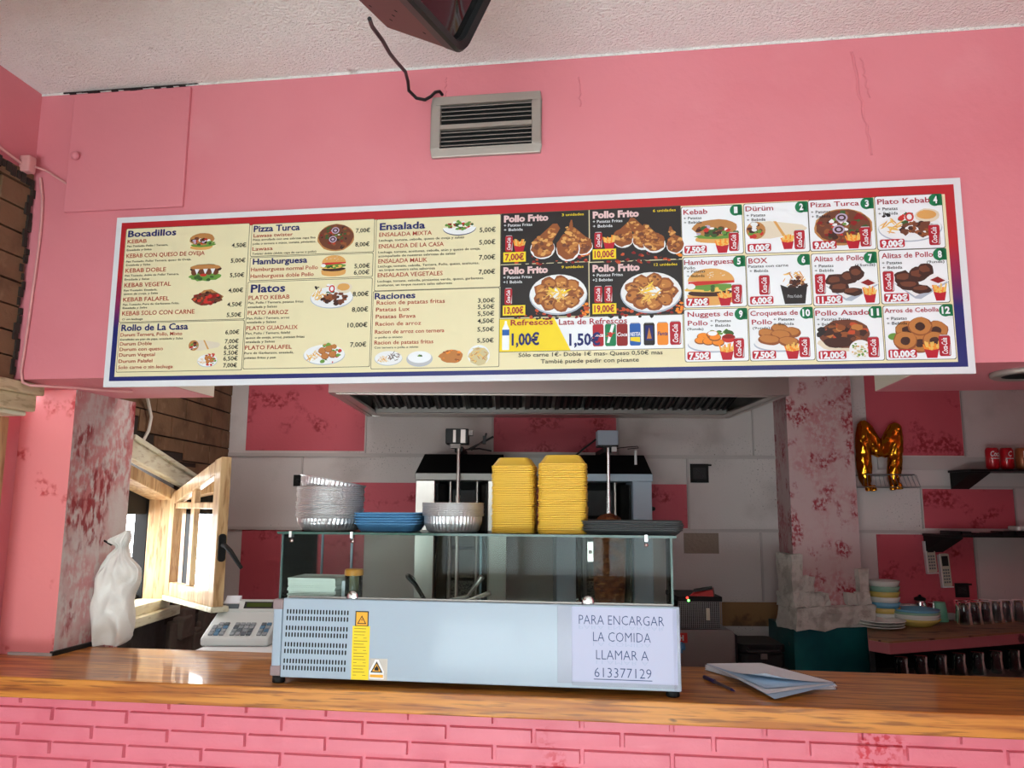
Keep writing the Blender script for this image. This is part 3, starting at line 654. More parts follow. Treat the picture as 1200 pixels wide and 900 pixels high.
def f_wings(p, x, y, a, b):
    p.poly([(x - a * .45, y - b * .05), (x - a * .1, y - b * .48), (x + a * .0, y - b * .5), (x + a * .5, y - b * .05), (x + a * .1, y + b * .3)], 'plate_shade'); p.poly([(x - a * .45, y - b * .02), (x - a * .1, y - b * .42), (x + a * .5, y - b * .0), (x + a * .1, y + b * .32)], 'plate_white')
    for q in ((-.28, .12, .17, .2), (-.02, .2, .16, .2), (.12, .32, .13, .22), (-.2, -.1, .2, .16), (.02, -.22, .18, .13)): p.ell(x + a * q[0], y + b * q[1], a * q[2], b * q[3], 'dark_meat', 14, .16); p.ell(x + a * q[0] - a * .02, y + b * q[1] + b * .03, a * q[2] * .7, b * q[3] * .5, 'meat', 10, .2)
    p.poly([(x + a * .12, y + b * .02), (x + a * .32, y - b * .14), (x + a * .52, y - b * .0), (x + a * .32, y + b * .17)], 'plate_white'); p.poly([(x + a * .18, y + b * .03), (x + a * .32, y - b * .07), (x + a * .45, y + b * .0), (x + a * .32, y + b * .12)], 'sauce')
def f_nuggets(p, x, y, a, b):
    p.ell(x, y - b * .18, a * .5, b * .28, 'plate_shade', 26); p.ell(x, y - b * .14, a * .49, b * .27, 'plate_white', 26); p.heap(x + a * .15, y + b * .22, a * .2, b * .1, ['lettuce', 'dark_leaf'], 8, a * .06); p.ell(x + a * .28, y + b * .02, a * .13, b * .15, 'tomato'); p.ell(x + a * .28, y + b * .08, a * .12, b * .07, 'sauce')
    for q in ((-.2, .1), (-.02, .16), (-.25, -.04), (-.1, -.08), (.08, -.12), (.02, .06)): p.ell(x + a * q[0], y + b * q[1], a * .12, b * .13, 'fried_dark'); p.ell(x + a * q[0], y + b * q[1] + b * .02, a * .105, b * .11, 'orange', 12, .05)
    p.ell(x - a * .02, y + b * .2, a * .09, b * .08, 'white')
def f_croq(p, x, y, a, b):
    p.ell(x, y - b * .18, a * .5, b * .26, 'plate_shade', 26); p.ell(x, y - b * .14, a * .49, b * .25, 'plate_white', 26)
    for q in ((.0, .3, .17), (-.25, .16, .16), (.22, .18, .17), (.02, .1, .2), (-.2, -.05, .22), (.16, -.12, .2)): p.ell(x + a * q[0], y + b * q[1], a * q[2], b * .17, 'fried_dark', 16, .04, -.12); p.ell(x + a * q[0] - a * .01, y + b * q[1] + b * .03, a * q[2] * .85, b * .12, 'fried', 14, .05, -.12)
def f_roast(p, x, y, a, b):
    p.ell(x, y - b * .2, a * .48, b * .22, 'flatbread', 18, .06); p.ell(x, y + b * .05, a * .45, b * .4, 'meat', 22, .06); p.heap(x + a * .02, y + b * .08, a * .34, b * .28, ['fried_dark', 'fried', 'meat', 'ember', 'dark_meat'], 40, a * .07, .3); p.ell(x - a * .12, y - b * .18, a * .26, b * .15, 'dark_meat', 14, .12)
    p.heap(x - a * .42, y + b * .12, a * .06, b * .15, ['charcoal'], 7, a * .05)
def f_rings(p, x, y, a, b):
    p.ell(x - a * .42, y - b * .05, a * .1, b * .1, 'lettuce')
    for q in ((-.2, .12), (.28, .1), (.0, -.25), (-.24, -.18), (.24, -.2), (.02, .22)): p.ell(x + a * q[0], y + b * q[1], a * .2, b * .27, 'fried_dark', 18, .05); p.ell(x + a * q[0], y + b * q[1] + b * .02, a * .18, b * .24, 'fried', 18, .05); p.ell(x + a * q[0], y + b * q[1], a * .085, b * .12, 'dark_meat', 12, .08)
def f_box(p, x, y, a, b):
    p.heap(x + a * .02, y + b * .2, a * .34, b * .24, ['fries', 'bun', 'fried'], 26, a * .06, .2, True); p.heap(x + a * .1, y + b * .05, a * .34, b * .18, ['meat', 'dark_meat', 'meat'], 34, a * .07)
    p.poly([(x - a * .42, y + b * .04), (x - a * .3, y - b * .5), (x + a * .34, y - b * .5), (x + a * .44, y + b * .06), (x + a * .1, y - b * .06), (x - a * .2, y - b * .04)], 'charcoal'); k0 = p.P(x - a * .2, y - b * .33); k1 = p.P(x + a * .25, y - b * .22); put_text(p.mb, 'Pitta Kebab', k0[0], k1[0], k0[1], (k1[1] - k0[1]) * .8, p.y - .00005, PI['silver'])
def f_drum(p, x, y, a, b, flip=1):
    p.ell(x - a * .1 * flip, y - b * .22, a * .34, b * .3, 'plate_white', 18); p.ell(x - a * .1 * flip, y - b * .15, a * .32, b * .32, 'fried_dark', 22, .08)
    p.poly([(x - a * .3 * flip, y + b * .05), (x + a * .12 * flip, y - b * .1), (x + a * .38 * flip, y + b * .36), (x + a * .3 * flip, y + b * .5), (x + a * .18 * flip, y + b * .5)], 'fried_dark'); p.heap(x - a * .08 * flip, y - b * .12, a * .25, b * .26, ['fried', 'fried', 'bun', 'fried_dark', 'meat'], 34, a * .07, .3); p.heap(x + a * .16 * flip, y + b * .26, a * .12, b * .16, ['fried', 'bun', 'fried_dark'], 10, a * .06, .3)
def f_friedplate(p, x, y, a, b):
    f_dish(p, x, y, a, b)
    for k in range(9):
        q = 6.28 * k / 9; p.ell(x + a * .3 * math.cos(q), y + b * .26 * math.sin(q), a * .14, b * .16, 'fried_dark', 12, .12); p.ell(x + a * .3 * math.cos(q), y + b * .27 * math.sin(q), a * .10, b * .11, 'fried', 10, .2); p.heap(x + a * .3 * math.cos(q), y + b * .26 * math.sin(q), a * .09, b * .1, ['meat', 'bun', 'fried'], 6, a * .03)
    p.heap(x, y, a * .17, b * .16, ['fries', 'fries', 'bun', 'yellow'], 32, a * .04, .2, True)

# section lettering ------------------------------------------------
K = {1: (140, 250, 160 / 1200), 2: (140, 340, 160 / 1200), 3: (280, 250, 160 / 1200), 4: (280, 330, 160 / 1200), 5: (430, 245, 160 / 1200), 6: (430, 335, 160 / 1200), 8: (580, 365, 230 / 1200), 'A': (120, 200, 320 / 1108), 'B': (420, 200, 180 / 623), 'C': (570, 200, 240 / 831), 'D': (790, 200, 180 / 623), 'E': (940, 200, 210 / 727)}
def KP(k, x, y): ox, oy, s = K[k]; return BP(ox + x * s, oy + y * s)
def krect(k, tl, tr, bl, br):
    a, b_, c, d = KP(k, *tl), KP(k, *tr), KP(k, *bl), KP(k, *br)
    return ((a[0] + c[0]) / 2, (b_[0] + d[0]) / 2, (c[1] + d[1]) / 2, (a[1] + b_[1]) / 2)
def section(name, rect, col=None, line=True, round_=.004):
    mb = MB(); x0, x1, z0, z1 = rect
    if line: mb.prism(rrect((x0 + x1) / 2, (z0 + z1) / 2, x1 - x0 + .0032, z1 - z0 + .0032, round_), BV - .0011, BV - .0005, 1, 1)
    mb.prism(rrect((x0 + x1) / 2, (z0 + z1) / 2, x1 - x0, z1 - z0, round_), BV - .0015, BV - .0005, 1, 0)
    return mb_t.part(name, mb, [col or cream_p, c_line])
mb_t.part('menu_field', MB().box(*[krect('A', (95, 232), (600, 216), (58, 822), (565, 808))[0] - .002, KP('E', 596, 400)[0] + .004], BV - .0009, BV - .0004, KP('E', 625, 776)[1], KP('E', 567, 96)[1]), cream_p)
TY = BV - .0034
def lettering(sec, k, items, foods=(), seed=1):
    """items: (style, text, x0, y0, x1, y1, cap) measured on crop k or (k2, ...)"""
    out = {}
    sty = {'H': ('heading', m_navy, .024), 'R': ('dish_name', m_red, .008), 'D': ('description', m_blk, .006), 'P': ('price', m_blk, .012)}
    for it in items:
        kk = k
        if not isinstance(it[0], str): kk, it = it[0], it[1:]
        st, tx, xa, ya, xb, yb, cp = it
        a = KP(kk, xa, ya); b_ = KP(kk, xb, yb); c = KP(kk, xa, ya - cp)
        mb = MB(); put_text(mb, tx, a[0], b_[0], (a[1] + b_[1]) / 2, c[1] - a[1], TY, 0, sty[st][2]); mb_t.part(sty[st][0], mb, sty[st][1], parent=sec)
    for i, (kk, fn, cx_, cy_, w_, h_) in enumerate(foods):
        a = KP(kk, cx_ - w_ / 2, cy_); b_ = KP(kk, cx_ + w_ / 2, cy_); c = KP(kk, cx_, cy_ + h_ / 2); d = KP(kk, cx_, cy_ - h_ / 2)
        p = Pic((a[0], b_[0], c[1], d[1]), seed + i); fn(p, .5, .5, 1, 1); mb_t.part('food_picture', p.mb, PICM, parent=sec)

s1 = section('menu_section', krect('A', (95, 235), (600, 218), (76, 612), (573, 604)))
lettering(s1, 1, [('H', 'Bocadillos', 80, 210, 503, 195, 55), ('R', 'KEBAB', 75, 268, 243, 262, 34), ('D', 'Pan Tostado, Pollo / Ternera,', 72, 298, 432, 290, 17), ('D', 'Ensalada y Salsa', 70, 332, 287, 328, 17),
    ('R', 'KEBAB CON QUESO DE OVEJA', 66, 390, 752, 372, 35), ('D', 'Pan Tostado, Pollo/ Ternera, queso de Oveja,', 64, 432, 635, 418, 17), ('D', 'Ensalada y Salsa', 62, 466, 278, 460, 17), ('R', 'KEBAB DOBLE', 57, 522, 412, 514, 36), ('D', 'Pan Tostado, doble de Pollo/ Ternera,', 53, 556, 527, 546, 17), ('D', 'Ensalada y Salsa', 50, 592, 267, 586, 17),
    ('R', 'KEBAB VEGETAL', 47, 650, 457, 640, 36), ('D', 'Pan Tostado, Ensalada,', 44, 688, 337, 682, 17), ('D', 'queso de oveja, y Salsa', 42, 718, 342, 712, 17), ('P', '4,50€', 990, 302, 1117, 298, 36), ('P', '5,00€', 982, 436, 1110, 432, 36), ('P', '5,50€', 974, 564, 1100, 560, 36), ('P', '4,00€', 960, 698, 1090, 694, 36),
    (2, 'R', 'KEBAB FALAFEL', 37, 103, 440, 92, 36), (2, 'D', 'Pan Tostado, Pure de Garbanzos Frito,', 35, 136, 530, 126, 17), (2, 'D', 'Ensalada y Salsa', 33, 168, 248, 162, 17), (2, 'R', 'KEBAB SOLO CON CARNE', 28, 226, 663, 208, 38), (2, 'D', 'O sin lechuga', 28, 268, 210, 262, 17), (2, 'P', '4,50€', 950, 146, 1080, 142, 36), (2, 'P', '5,50€', 946, 238, 1074, 234, 36)],
    [(1, f_sandwich, 727, 248, 235, 155), (1, f_sub, 757, 520, 295, 155), (2, f_heap, 770, 68, 295, 160)], 11)
s2 = section('menu_section', krect('A', (74, 619), (575, 610), (57, 820), (565, 805)))
lettering(s2, 2, [('H', 'Rollo de La Casa', 20, 362, 607, 345, 55), ('R', 'Durum Ternera, Pollo, Mixto', 14, 412, 555, 396, 31), ('D', 'Enrollado en pan de pipa, ensalada y Salsa', 12, 445, 562, 433, 17), ('R', 'Durum Doble', 8, 490, 288, 484, 30), ('R', 'Durum con queso', 5, 537, 387, 530, 30), ('R', 'Durum Vegetal', 0, 588, 315, 580, 30), ('R', 'Durum Falafel', -4, 642, 293, 636, 30), ('R', 'Solo carne o sin lechuga', -8, 697, 472, 684, 30),
    ('P', '6,00€', 934, 390, 1056, 386, 36), ('P', '7,00€', 930, 470, 1050, 466, 36), ('P', '6,50€', 923, 522, 1047, 518, 36), ('P', '5,50€', 920, 572, 1045, 568, 36), ('P', '6,50€', 916, 622, 1042, 618, 36), ('P', '7,00€', 914, 682, 1036, 676, 36)],
    [(2, f_wrap, 750, 485, 280, 105), (2, f_falafel, 775, 612, 175, 135)], 21)
s3 = section('menu_section', krect('A', (608, 217), (1105, 200), (604, 346), (1100, 330)))
lettering(s3, 3, [('H', 'Pizza Turca', 133, 165, 538, 150, 53), ('R', 'Lawasa twister', 132, 215, 478, 200, 30), ('D', 'Pizza enrollada con una sabrosa capa fina', 128, 244, 677, 224, 18), ('D', 'pollo o ternera o mixto, tomate, pimientos,', 125, 280, 680, 258, 18), ('R', 'Lawasa', 121, 332, 300, 325, 32), ('D', 'Twister doble (doble capa de carne o pollo)', 120, 365, 682, 350, 18), ('P', '7,00€', 1030, 172, 1155, 168, 36), ('P', '8,00€', 1025, 294, 1150, 290, 36)], [(3, f_pizza, 855, 210, 325, 240)], 31)
s4 = section('menu_section', krect('A', (602, 353), (1098, 337), (598, 444), (1095, 431)))
lettering(s4, 3, [('H', 'Hamburguesa', 125, 450, 603, 437, 50), ('R', 'Hamburguesa normal Pollo', 110, 512, 697, 493, 33), ('R', 'Hamburguesa doble Pollo', 105, 570, 660, 553, 33), ('P', '5,00€', 1017, 485, 1153, 480, 38), ('P', '6,00€', 1012, 542, 1148, 536, 38)], [(3, f_burger, 835, 462, 228, 185)], 41)
s5 = section('menu_section', krect('A', (594, 453), (1093, 438), (571, 804), (1085, 794)))
lettering(s5, 4, [('H', 'Platos', 107, 97, 410, 90, 68), ('R', 'PLATO KEBAB', 88, 163, 448, 152, 36), ('D', 'Pan, Pollo / Ternera, patatas fritas', 85, 198, 570, 186, 20), ('D', 'ensalada y Salsas', 82, 235, 338, 230, 20), ('R', 'PLATO ARROZ', 80, 295, 437, 287, 36), ('D', 'Pan, Pollo / Ternera, arroz', 75, 334, 447, 328, 20), ('D', 'ensalada y Salsas', 73, 370, 330, 364, 20), ('R', 'PLATO GUADALIX', 68, 430, 520, 418, 36), ('D', 'Pan, Pollo / Ternera, falafel', 66, 466, 452, 460, 20), ('D', 'queso de oveja, arroz, patatas fritas', 64, 505, 580, 495, 20), ('D', 'ensalada y Salsas', 62, 542, 318, 537, 20), ('R', 'PLATO FALAFEL', 57, 600, 467, 592, 36), ('D', 'Pure de Garbanzos, ensalada,', 52, 640, 485, 632, 20), ('D', 'patatas fritas y pan', 52, 682, 327, 676, 20),
    ('P', '8,00€', 1002, 132, 1143, 128, 40), ('P', '8,00€', 995, 268, 1138, 264, 40), ('P', '10,00€', 957, 405, 1132, 400, 40), ('P', '7,00€', 980, 576, 1122, 572, 40)], [(4, f_kebabplate, 818, 118, 375, 245), (4, f_falafel, 752, 630, 365, 215)], 51)
s6 = section('menu_section', krect('B', (76, 199), (578, 178), (66, 487), (573, 471)))
lettering(s6, 5, [('H', 'Ensalada', 115, 187, 513, 172, 60), ('R', 'ENSALADA MIXTA', 110, 245, 572, 230, 36), ('D', 'Lechuga, tomate, cebolla, queso de oveja y salsas', 108, 286, 857, 262, 20), ('R', 'ENSALADA DE LA CASA', 105, 346, 677, 330, 36), ('D', 'Lechuga, tomate, aceitunas, cebolla, atún y queso de oveja,', 103, 390, 998, 362, 20), ('D', 'acompañado de nuestras sabrosas de salsas', 103, 425, 778, 404, 20), ('R', 'ENSALADA MALIK', 102, 478, 532, 466, 36), ('D', 'Lechuga, tomate, cebolla, Ternera, Pollo, queso, aceitunas,', 100, 512, 987, 490, 20), ('D', 'un toque nuestra salsa saborosa', 108, 545, 600, 534, 20), ('R', 'ENSALADA VEGETALES', 97, 602, 667, 584, 36), ('D', 'Lechuga, tomate, cebolla, pimientos verde, queso, garbanzos,', 95, 645, 1030, 620, 20), ('D', 'aceitunas, un toque nuestra salsa saborosa', 95, 680, 750, 664, 20),
    ('P', '5,00€', 992, 206, 1133, 202, 40), ('P', '5,00€', 988, 316, 1130, 310, 40), ('P', '7,00€', 986, 448, 1130, 442, 40), ('P', '7,00€', 983, 576, 1128, 570, 40)], [(5, f_salad, 815, 155, 290, 150)], 61)
s7 = section('menu_section', krect('B', (63, 492), (573, 476), (51, 803), (568, 795)))
lettering(s7, 6, [('H', 'Raciones', 70, 118, 428, 110, 53), ('R', 'Racion de patatas fritas', 88, 165, 686, 155, 36), ('R', 'Patatas Lux', 82, 226, 378, 222, 34), ('R', 'Patatas Brava', 80, 288, 430, 282, 34), ('R', 'Racion de arroz', 77, 352, 478, 345, 34), ('R', 'Racion de arroz con ternera', 73, 420, 682, 412, 34), ('D', 'o pollo o mixto', 72, 464, 315, 460, 18), ('R', 'Racion de patatas fritas', 68, 516, 585, 508, 34), ('D', 'Con ternera o pollo o mixto', 68, 552, 453, 548, 18),
    ('P', '3,00€', 976, 150, 1124, 146, 38), ('P', '5,50€', 975, 206, 1122, 202, 38), ('P', '5,50€', 974, 266, 1120, 262, 38), ('P', '4,50€', 973, 330, 1118, 326, 38), ('P', '5,50€', 972, 404, 1117, 400, 38), ('P', '5,50€', 970, 502, 1115, 498, 38)],
    [(6, f_mixplate, 190, 635, 245, 140), (6, f_bowl, 463, 635, 230, 148), (6, lambda p, x, y, a, b: f_heap(p, x, y, a, b, ('fried', 'orange', 'fried', 'fried_dark'), 30, False), 740, 612, 235, 160), (6, lambda p, x, y, a, b: (p.ell(x, y, .5, .5, 'plate_white', 24), f_heap(p, x, y, a * .95, b * 1.2, ('rice', 'fries', 'rice', 'fried'), 60, False, True)), 983, 610, 195, 180)], 71)

# dark fried chicken panels
def chicken(rect, seed, units, price, dr, drink):
    sec = section('chicken_panel', rect, m_dk, True, .001)
    p = Pic(rect, seed)
    p.heap(.55, .04, .45, .1, ['ember', 'charcoal', 'sauce', 'charcoal'], 46, .022, .3); p.heap(.96, .14, .04, .14, ['ember', 'orange'], 14, .02)
    if dr == 3: f_drum(p, .52, .42, .42, .68); f_drum(p, .90, .40, .34, .55, -1); f_drum(p, .78, .42, .40, .80, .3)
    elif dr == 6: f_drum(p, .40, .52, .34, .55); f_drum(p, .55, .50, .34, .62, -1); f_drum(p, .68, .40, .36, .55, -.8); f_drum(p, .92, .35, .28, .52, -.5)
    else: f_friedplate(p, .66, .42, .66, .84)
    p.can(.045, .24, .09, .32)
    if dr == 12: p.can(.155, .24, .09, .32)
    elif dr < 9: p.fries(.14, .20, .14, .30)
    x = (.025, .285); z = (.03, .225)
    p.poly([(x[0], z[0]), (x[1], z[0]), (x[1], z[1]), (x[0], z[1])], 'yellow')
    mb_t.part('food_picture', p.mb, PICM, parent=sec)
    def T(s, xa, xb, zb, cap, m, bold, name):
        mb = MB(); a = p.P(xa, zb); b_ = p.P(xb, zb + cap); put_text(mb, s, a[0], b_[0], a[1], b_[1] - a[1], TY - .0004, 0, bold); mb_t.part(name, mb, m, parent=sec)
    T('Pollo Frito', .03, .545, .83, .125, m_pink_l, .05, 'heading'); T(f'{units} unidades', .70, .95, .90, .05, m_yel, .01, 'unit_count'); T('+ Patatas Fritas', .03, .36, .735, .055, m_wht, .006, 'description'); T(drink, .03, .25, .645, .055, m_wht, .006, 'description')
    T(price, x[0] + .02, x[1] - .02, z[0] + .035, .125, m_ttl, .03, 'price')
chicken(krect('C', (62, 178), (415, 160), (60, 378), (413, 368)), 101, 3, '7,00€', 3, '+ Bebida')
chicken(krect('C', (422, 158), (788, 146), (421, 367), (790, 357)), 102, 6, '10,00€', 6, '+ Bebida')
chicken(krect('C', (60, 384), (413, 375), (57, 597), (413, 586)), 103, 9, '13,00€', 9, '+1 Bebida')
chicken(krect('C', (421, 374), (795, 365), (420, 590), (797, 580)), 104, 12, '19,00€', 12, '+2 Bebidas')
# soft drinks strip
rect = krect('C', (55, 601), (797, 588), (52, 734), (797, 721))
sd = section('drinks_panel', rect, m_wht, True, .001); p = Pic(rect, 7, BV - .00155)
p.poly([(0, 0), (.395, 0), (.305, 1), (0, 1)], 'yellow')
p.poly([(.015, .05), (.055, .05), (.055, .7), (.042, .85), (.04, .95), (.03, .95), (.028, .85), (.015, .7)], 'white'); p.poly([(.015, .5), (.055, .5), (.055, .68), (.015, .68)], 'blue')
for x, c_, wd_, wm_ in ((.515, 'can_red', 'Coca', 'white'), (.582, 'green', '7', 'tomato'), (.645, 'sauce', 'Coca', 'white'), (.715, 'blue', 'NESTEA', 'white'), (.79, 'charcoal', '', 'white'), (.862, 'orange', 'Fanta', 'navy')): p.can(x, .1, .062, .70, c_, wd_, wm_, True)
p.poly([(.592, .2), (.606, .2), (.636, .75), (.618, .75)], 'white'); p.ell(.612, .45, .011, .08, 'tomato'); p.poly([(.72, .25), (.772, .2), (.772, .36), (.72, .36)], 'yellow'); p.poly([(.80, .25), (.842, .25), (.842, .7), (.80, .7)], 'navy'); p.poly([(.808, .3), (.834, .3), (.821, .64)], 'fried')
p.can(.93, .1, .062, .72)
mb_t.part('drinks_picture', p.mb, PICM, parent=sd)
def T8(s, xa, ya, xb, yb, cap, m, bold, name, par):
    a = KP(8, xa, ya); b_ = KP(8, xb, yb); c = KP(8, xa, ya - cap); mb = MB(); put_text(mb, s, a[0], b_[0], (a[1] + b_[1]) / 2, c[1] - a[1], TY - .0003, 0, bold); mb_t.part(name, mb, m, parent=par)
T8('Refrescos', 97, 88, 355, 80, 34, m_ttl, .016, 'heading', sd); T8('Lata de Refrescos', 392, 83, 808, 73, 34, m_ttl, .012, 'heading', sd); T8('1,00€', 103, 206, 272, 205, 70, m_navy, .03, 'price', sd); T8('1,50€', 455, 208, 645, 205, 70, m_navy, .03, 'price', sd)
T8('Sólo carne 1€- Doble 1€ mas- Queso 0,50€ mas', 145, 277, 1025, 266, 25, m_blk, .008, 'notice_lettering', None); T8('Tambié puede pedir con picante', 280, 317, 880, 310, 25, m_blk, .008, 'notice_lettering', None)

# numbered combination cells
def badge_tag(mb, x0, x1, z0, z1, r, y, m): mb.prism(rrect((x0 + x1) / 2, (z0 + z1) / 2, x1 - x0, z1 - z0, r), y, y + .0004, 1, m)
def combo(rect, num, titles, lines, price, food, canpos, frypos, note=None, pf=None):
    sec = section('combo_panel', rect, m_wht, True, .006)
    p = Pic(rect, 200 + num)
    food(p)
    if frypos: p.fries(*frypos)
    if canpos: p.can(*canpos)
    mb_t.part('food_picture', p.mb, PICM, parent=sec)
    def T(mb, s, xa, xb, zb, cap, bold, y=TY - .0004):
        a = p.P(xa, zb); b_ = p.P(xb, zb + cap); put_text(mb, s, a[0], b_[0], a[1], b_[1] - a[1], y, 0, bold)
    for tt in titles: t = MB(); T(t, *tt, .012); mb_t.part('heading', t, m_ttl, parent=sec)
    for tt in lines + ([note] if note else []): t = MB(); T(t, *tt, .008); mb_t.part('description', t, m_blk, parent=sec)
    a, c = p.P(.82, .80), p.P(1.0, 1.0); g = MB(); cx_, cz_ = p.P(.895, .89); rr = (c[1] - a[1]) * .54
    g.prism([(cx_ + rr * math.cos(6.283 * k / 20), cz_ + rr * 1.05 * math.sin(6.283 * k / 20)) for k in range(20)], TY - .0002, TY + .001, 1, 0); g.box(cx_, rect[1], TY - .0002, TY + .001, cz_ - rr * .95, rect[3], 0)
    bd = mb_t.part('number_badge', g, m_grn, parent=sec)
    t = MB(); wn_ = .030 * len(str(num)); T(t, str(num), .90 - wn_, .90 + wn_, .83, .125, .04, TY - .0009); mb_t.part('badge_number', t, m_wht, parent=sec)
    wp = .40 if len(price) < 6 else .44
    a, c = p.P(.03, .03), p.P(wp, .185); g = MB(); badge_tag(g, a[0], c[0], a[1], c[1], .005, TY - .0006, 0); mb_t.part('price_tag', g, m_tag, parent=sec)
    t = MB(); T(t, price, .055, wp - .02, .045, .115, .05, TY - .0010); mb_t.part('price', t, m_wht, parent=sec)
PB = [('+ Patatas', .03, .33, .735, .055), ('+ Bebida', .035, .33, .645, .055)]
CF = (.765, .05, .175, .39); FF = (.54, .02, .24, .32)
cD = lambda *q: krect('D', *q); cE = lambda *q: krect('E', *q)
combo(cD((29, 151), (275, 138), (35, 345), (278, 334)), 1, [('Kebab', .03, .43, .84, .105)], PB, '7,50€', lambda p: f_sandwich(p, .55, .48, .8, .52), CF, FF)
combo(cD((283, 137), (540, 126), (290, 340), (548, 325)), 2, [('Dürüm', .02, .46, .85, .10)], PB, '8,00€', lambda p: f_wrap(p, .5, .46, .96, .40), CF, (.56, .06, .21, .30))
combo(cE((26, 124), (288, 109), (33, 328), (297, 317)), 3, [('Pizza Turca', .03, .78, .86, .095)], PB, '9,00€', lambda p: f_pizza(p, .52, .46, .9, .72), CF, FF)
combo(cE((296, 107), (565, 96), (305, 323), (578, 311)), 4, [('Plato Kebab', .03, .82, .85, .10)], PB, '9,00€', lambda p: f_kebabplate(p, .5, .45, .96, .66), CF, None)
combo(cD((36, 356), (285, 344), (43, 559), (295, 547)), 5, [('Hamburguesa', .01, .82, .85, .10)], [('Pollo', .01, .19, .76, .055), ('+ Patatas', .05, .35, .69, .05), ('+ Bebida', .05, .34, .60, .05)], '7,50€', lambda p: f_burger(p, .44, .40, .82, .74), CF, FF)
combo(cD((293, 350), (550, 338), (300, 549), (555, 544)), 6, [('BOX', .03, .33, .85, .105)], [('Patatas con carne', .02, .66, .765, .055), ('+ Bebida', .04, .34, .67, .055)], '6,00€', lambda p: f_box(p, .73, .38, .5, .72), (.18, .22, .18, .40), None)
combo(cE((39, 341), (300, 329), (46, 551), (312, 539)), 7, [('Alitas de Pollo', .03, .80, .85, .10)], PB, '11,50€', lambda p: f_wings(p, .58, .4, .84, .66), (.03, .22, .17, .40), (.76, .03, .21, .32), ('(15unds)', .66, .97, .73, .05))
combo(cE((313, 326), (585, 316), (322, 543), (595, 531)), 8, [('Alitas de Pollo', .03, .80, .85, .10)], PB, '7,50€', lambda p: f_wings(p, .58, .4, .84, .66), (.03, .22, .17, .40), (.76, .03, .21, .32), ('(9unds)', .70, .96, .73, .05))
combo(cD((41, 566), (297, 558), (46, 777), (300, 769)), 9, [('Nuggets de', .05, .78, .86, .095), ('Pollo', .05, .37, .69, .095)], [('+ Patatas', .41, .74, .745, .05), ('+ Bebida', .41, .73, .655, .05)], '7,50€', lambda p: f_nuggets(p, .46, .42, .84, .56), CF, FF, ('(9unds)', .04, .30, .60, .045))
combo(cD((303, 562), (560, 553), (309, 771), (570, 767)), 10, [('Croquetas de', .02, .77, .86, .095), ('Pollo', .04, .36, .69, .095)], [('+ Patatas', .38, .71, .755, .05), ('+ Bebida', .38, .70, .665, .05)], '7,50€', lambda p: f_croq(p, .48, .42, .84, .6), CF, FF, ('(9unds)', .05, .32, .60, .045))
combo(cE((51, 560), (322, 549), (57, 774), (330, 767)), 11, [('Pollo Asado', .01, .82, .85, .10)], [('+ Patatas Fritas', .03, .53, .755, .05), ('+ Bebida', .03, .31, .66, .05)], '12,00€', lambda p: (f_roast(p, .44, .46, .86, .68), p.ell(.66, .2, .17, .18, 'plate_white', 22), p.heap(.66, .2, .13, .14, ['rice', 'bun', 'lettuce', 'rice'], 40, .018)), CF, None)
combo(cE((331, 552), (608, 541), (339, 769), (623, 762)), 12, [('Arros de Cebolla', .01, .80, .87, .085)], PB, '10,00€', lambda p: f_rings(p, .5, .46, .88, .66), CF, FF)

# ---------------------------------------------------------------- things on the header and ceiling
vt = Thing('vent_grille', 'aluminium vent grille with dark slats on the pink wall above the board', 'vent', (-.413, 2.33, 2.68), True)
g = MB(); x0, x1, z0, z1 = -.588, -.24, 2.681, 2.884; bw = .028
g.hexa([(x0, 2.316, z0), (x1, 2.316, z0), (x1, 2.33, z0), (x0, 2.33, z0)], [(x0, 2.312, z0 + bw), (x1, 2.312, z0 + bw), (x1, 2.33, z0 + bw), (x0, 2.33, z0 + bw)])
g.box(x0, x1, 2.312, 2.33, z1 - bw, z1).box(x0, x0 + bw, 2.312, 2.33, z0 + bw, z1 - bw).box(x1 - bw, x1, 2.312, 2.33, z0 + bw, z1 - bw)
vt.part('frame', g, vent_m, bevel=.003)
vt.part('backing', MB().box(x0 + bw, x1 - bw, 2.327, 2.3295, z0 + bw, z1 - bw), black_m)
n = 10
for k in range(n):
    z = z0 + bw + .009 + k * (z1 - z0 - 2 * bw - .010) / (n - 1) * .94
    if k == 5: continue
    vt.part('slat', MB().hexa([(x0 + bw, 2.314, z - .002), (x1 - bw, 2.314, z - .002), (x1 - bw, 2.327, z + .007), (x0 + bw, 2.327, z + .007)], [(x0 + bw, 2.313, z), (x1 - bw, 2.313, z), (x1 - bw, 2.327, z + .009), (x0 + bw, 2.327, z + .009)]), vent_d)
zz = (z0 + z1) / 2 - .004; vt.part('middle_bar', MB().box(x0 + bw, x1 - bw, 2.310, 2.326, zz - .006, zz + .008), vent_m)

hp = Thing('wall_hatch', 'plain pink painted hatch cover with round knob, high on the header wall left', 'hatch', (-1.63, 2.33, 2.56), True)
hp_d = hp.part('door', MB().box(-1.852, -1.424, 2.317, 2.33, 2.562, 2.985), pink, bevel=.003)
hp.part('knob', MB().lathe([(0, -.022), (.010, -.021), (.015, -.014), (.013, -.006), (.008, 0)], (-1.818, 2.317, 2.755), 20, 0, True, None, 1), pink, parent=hp_d)

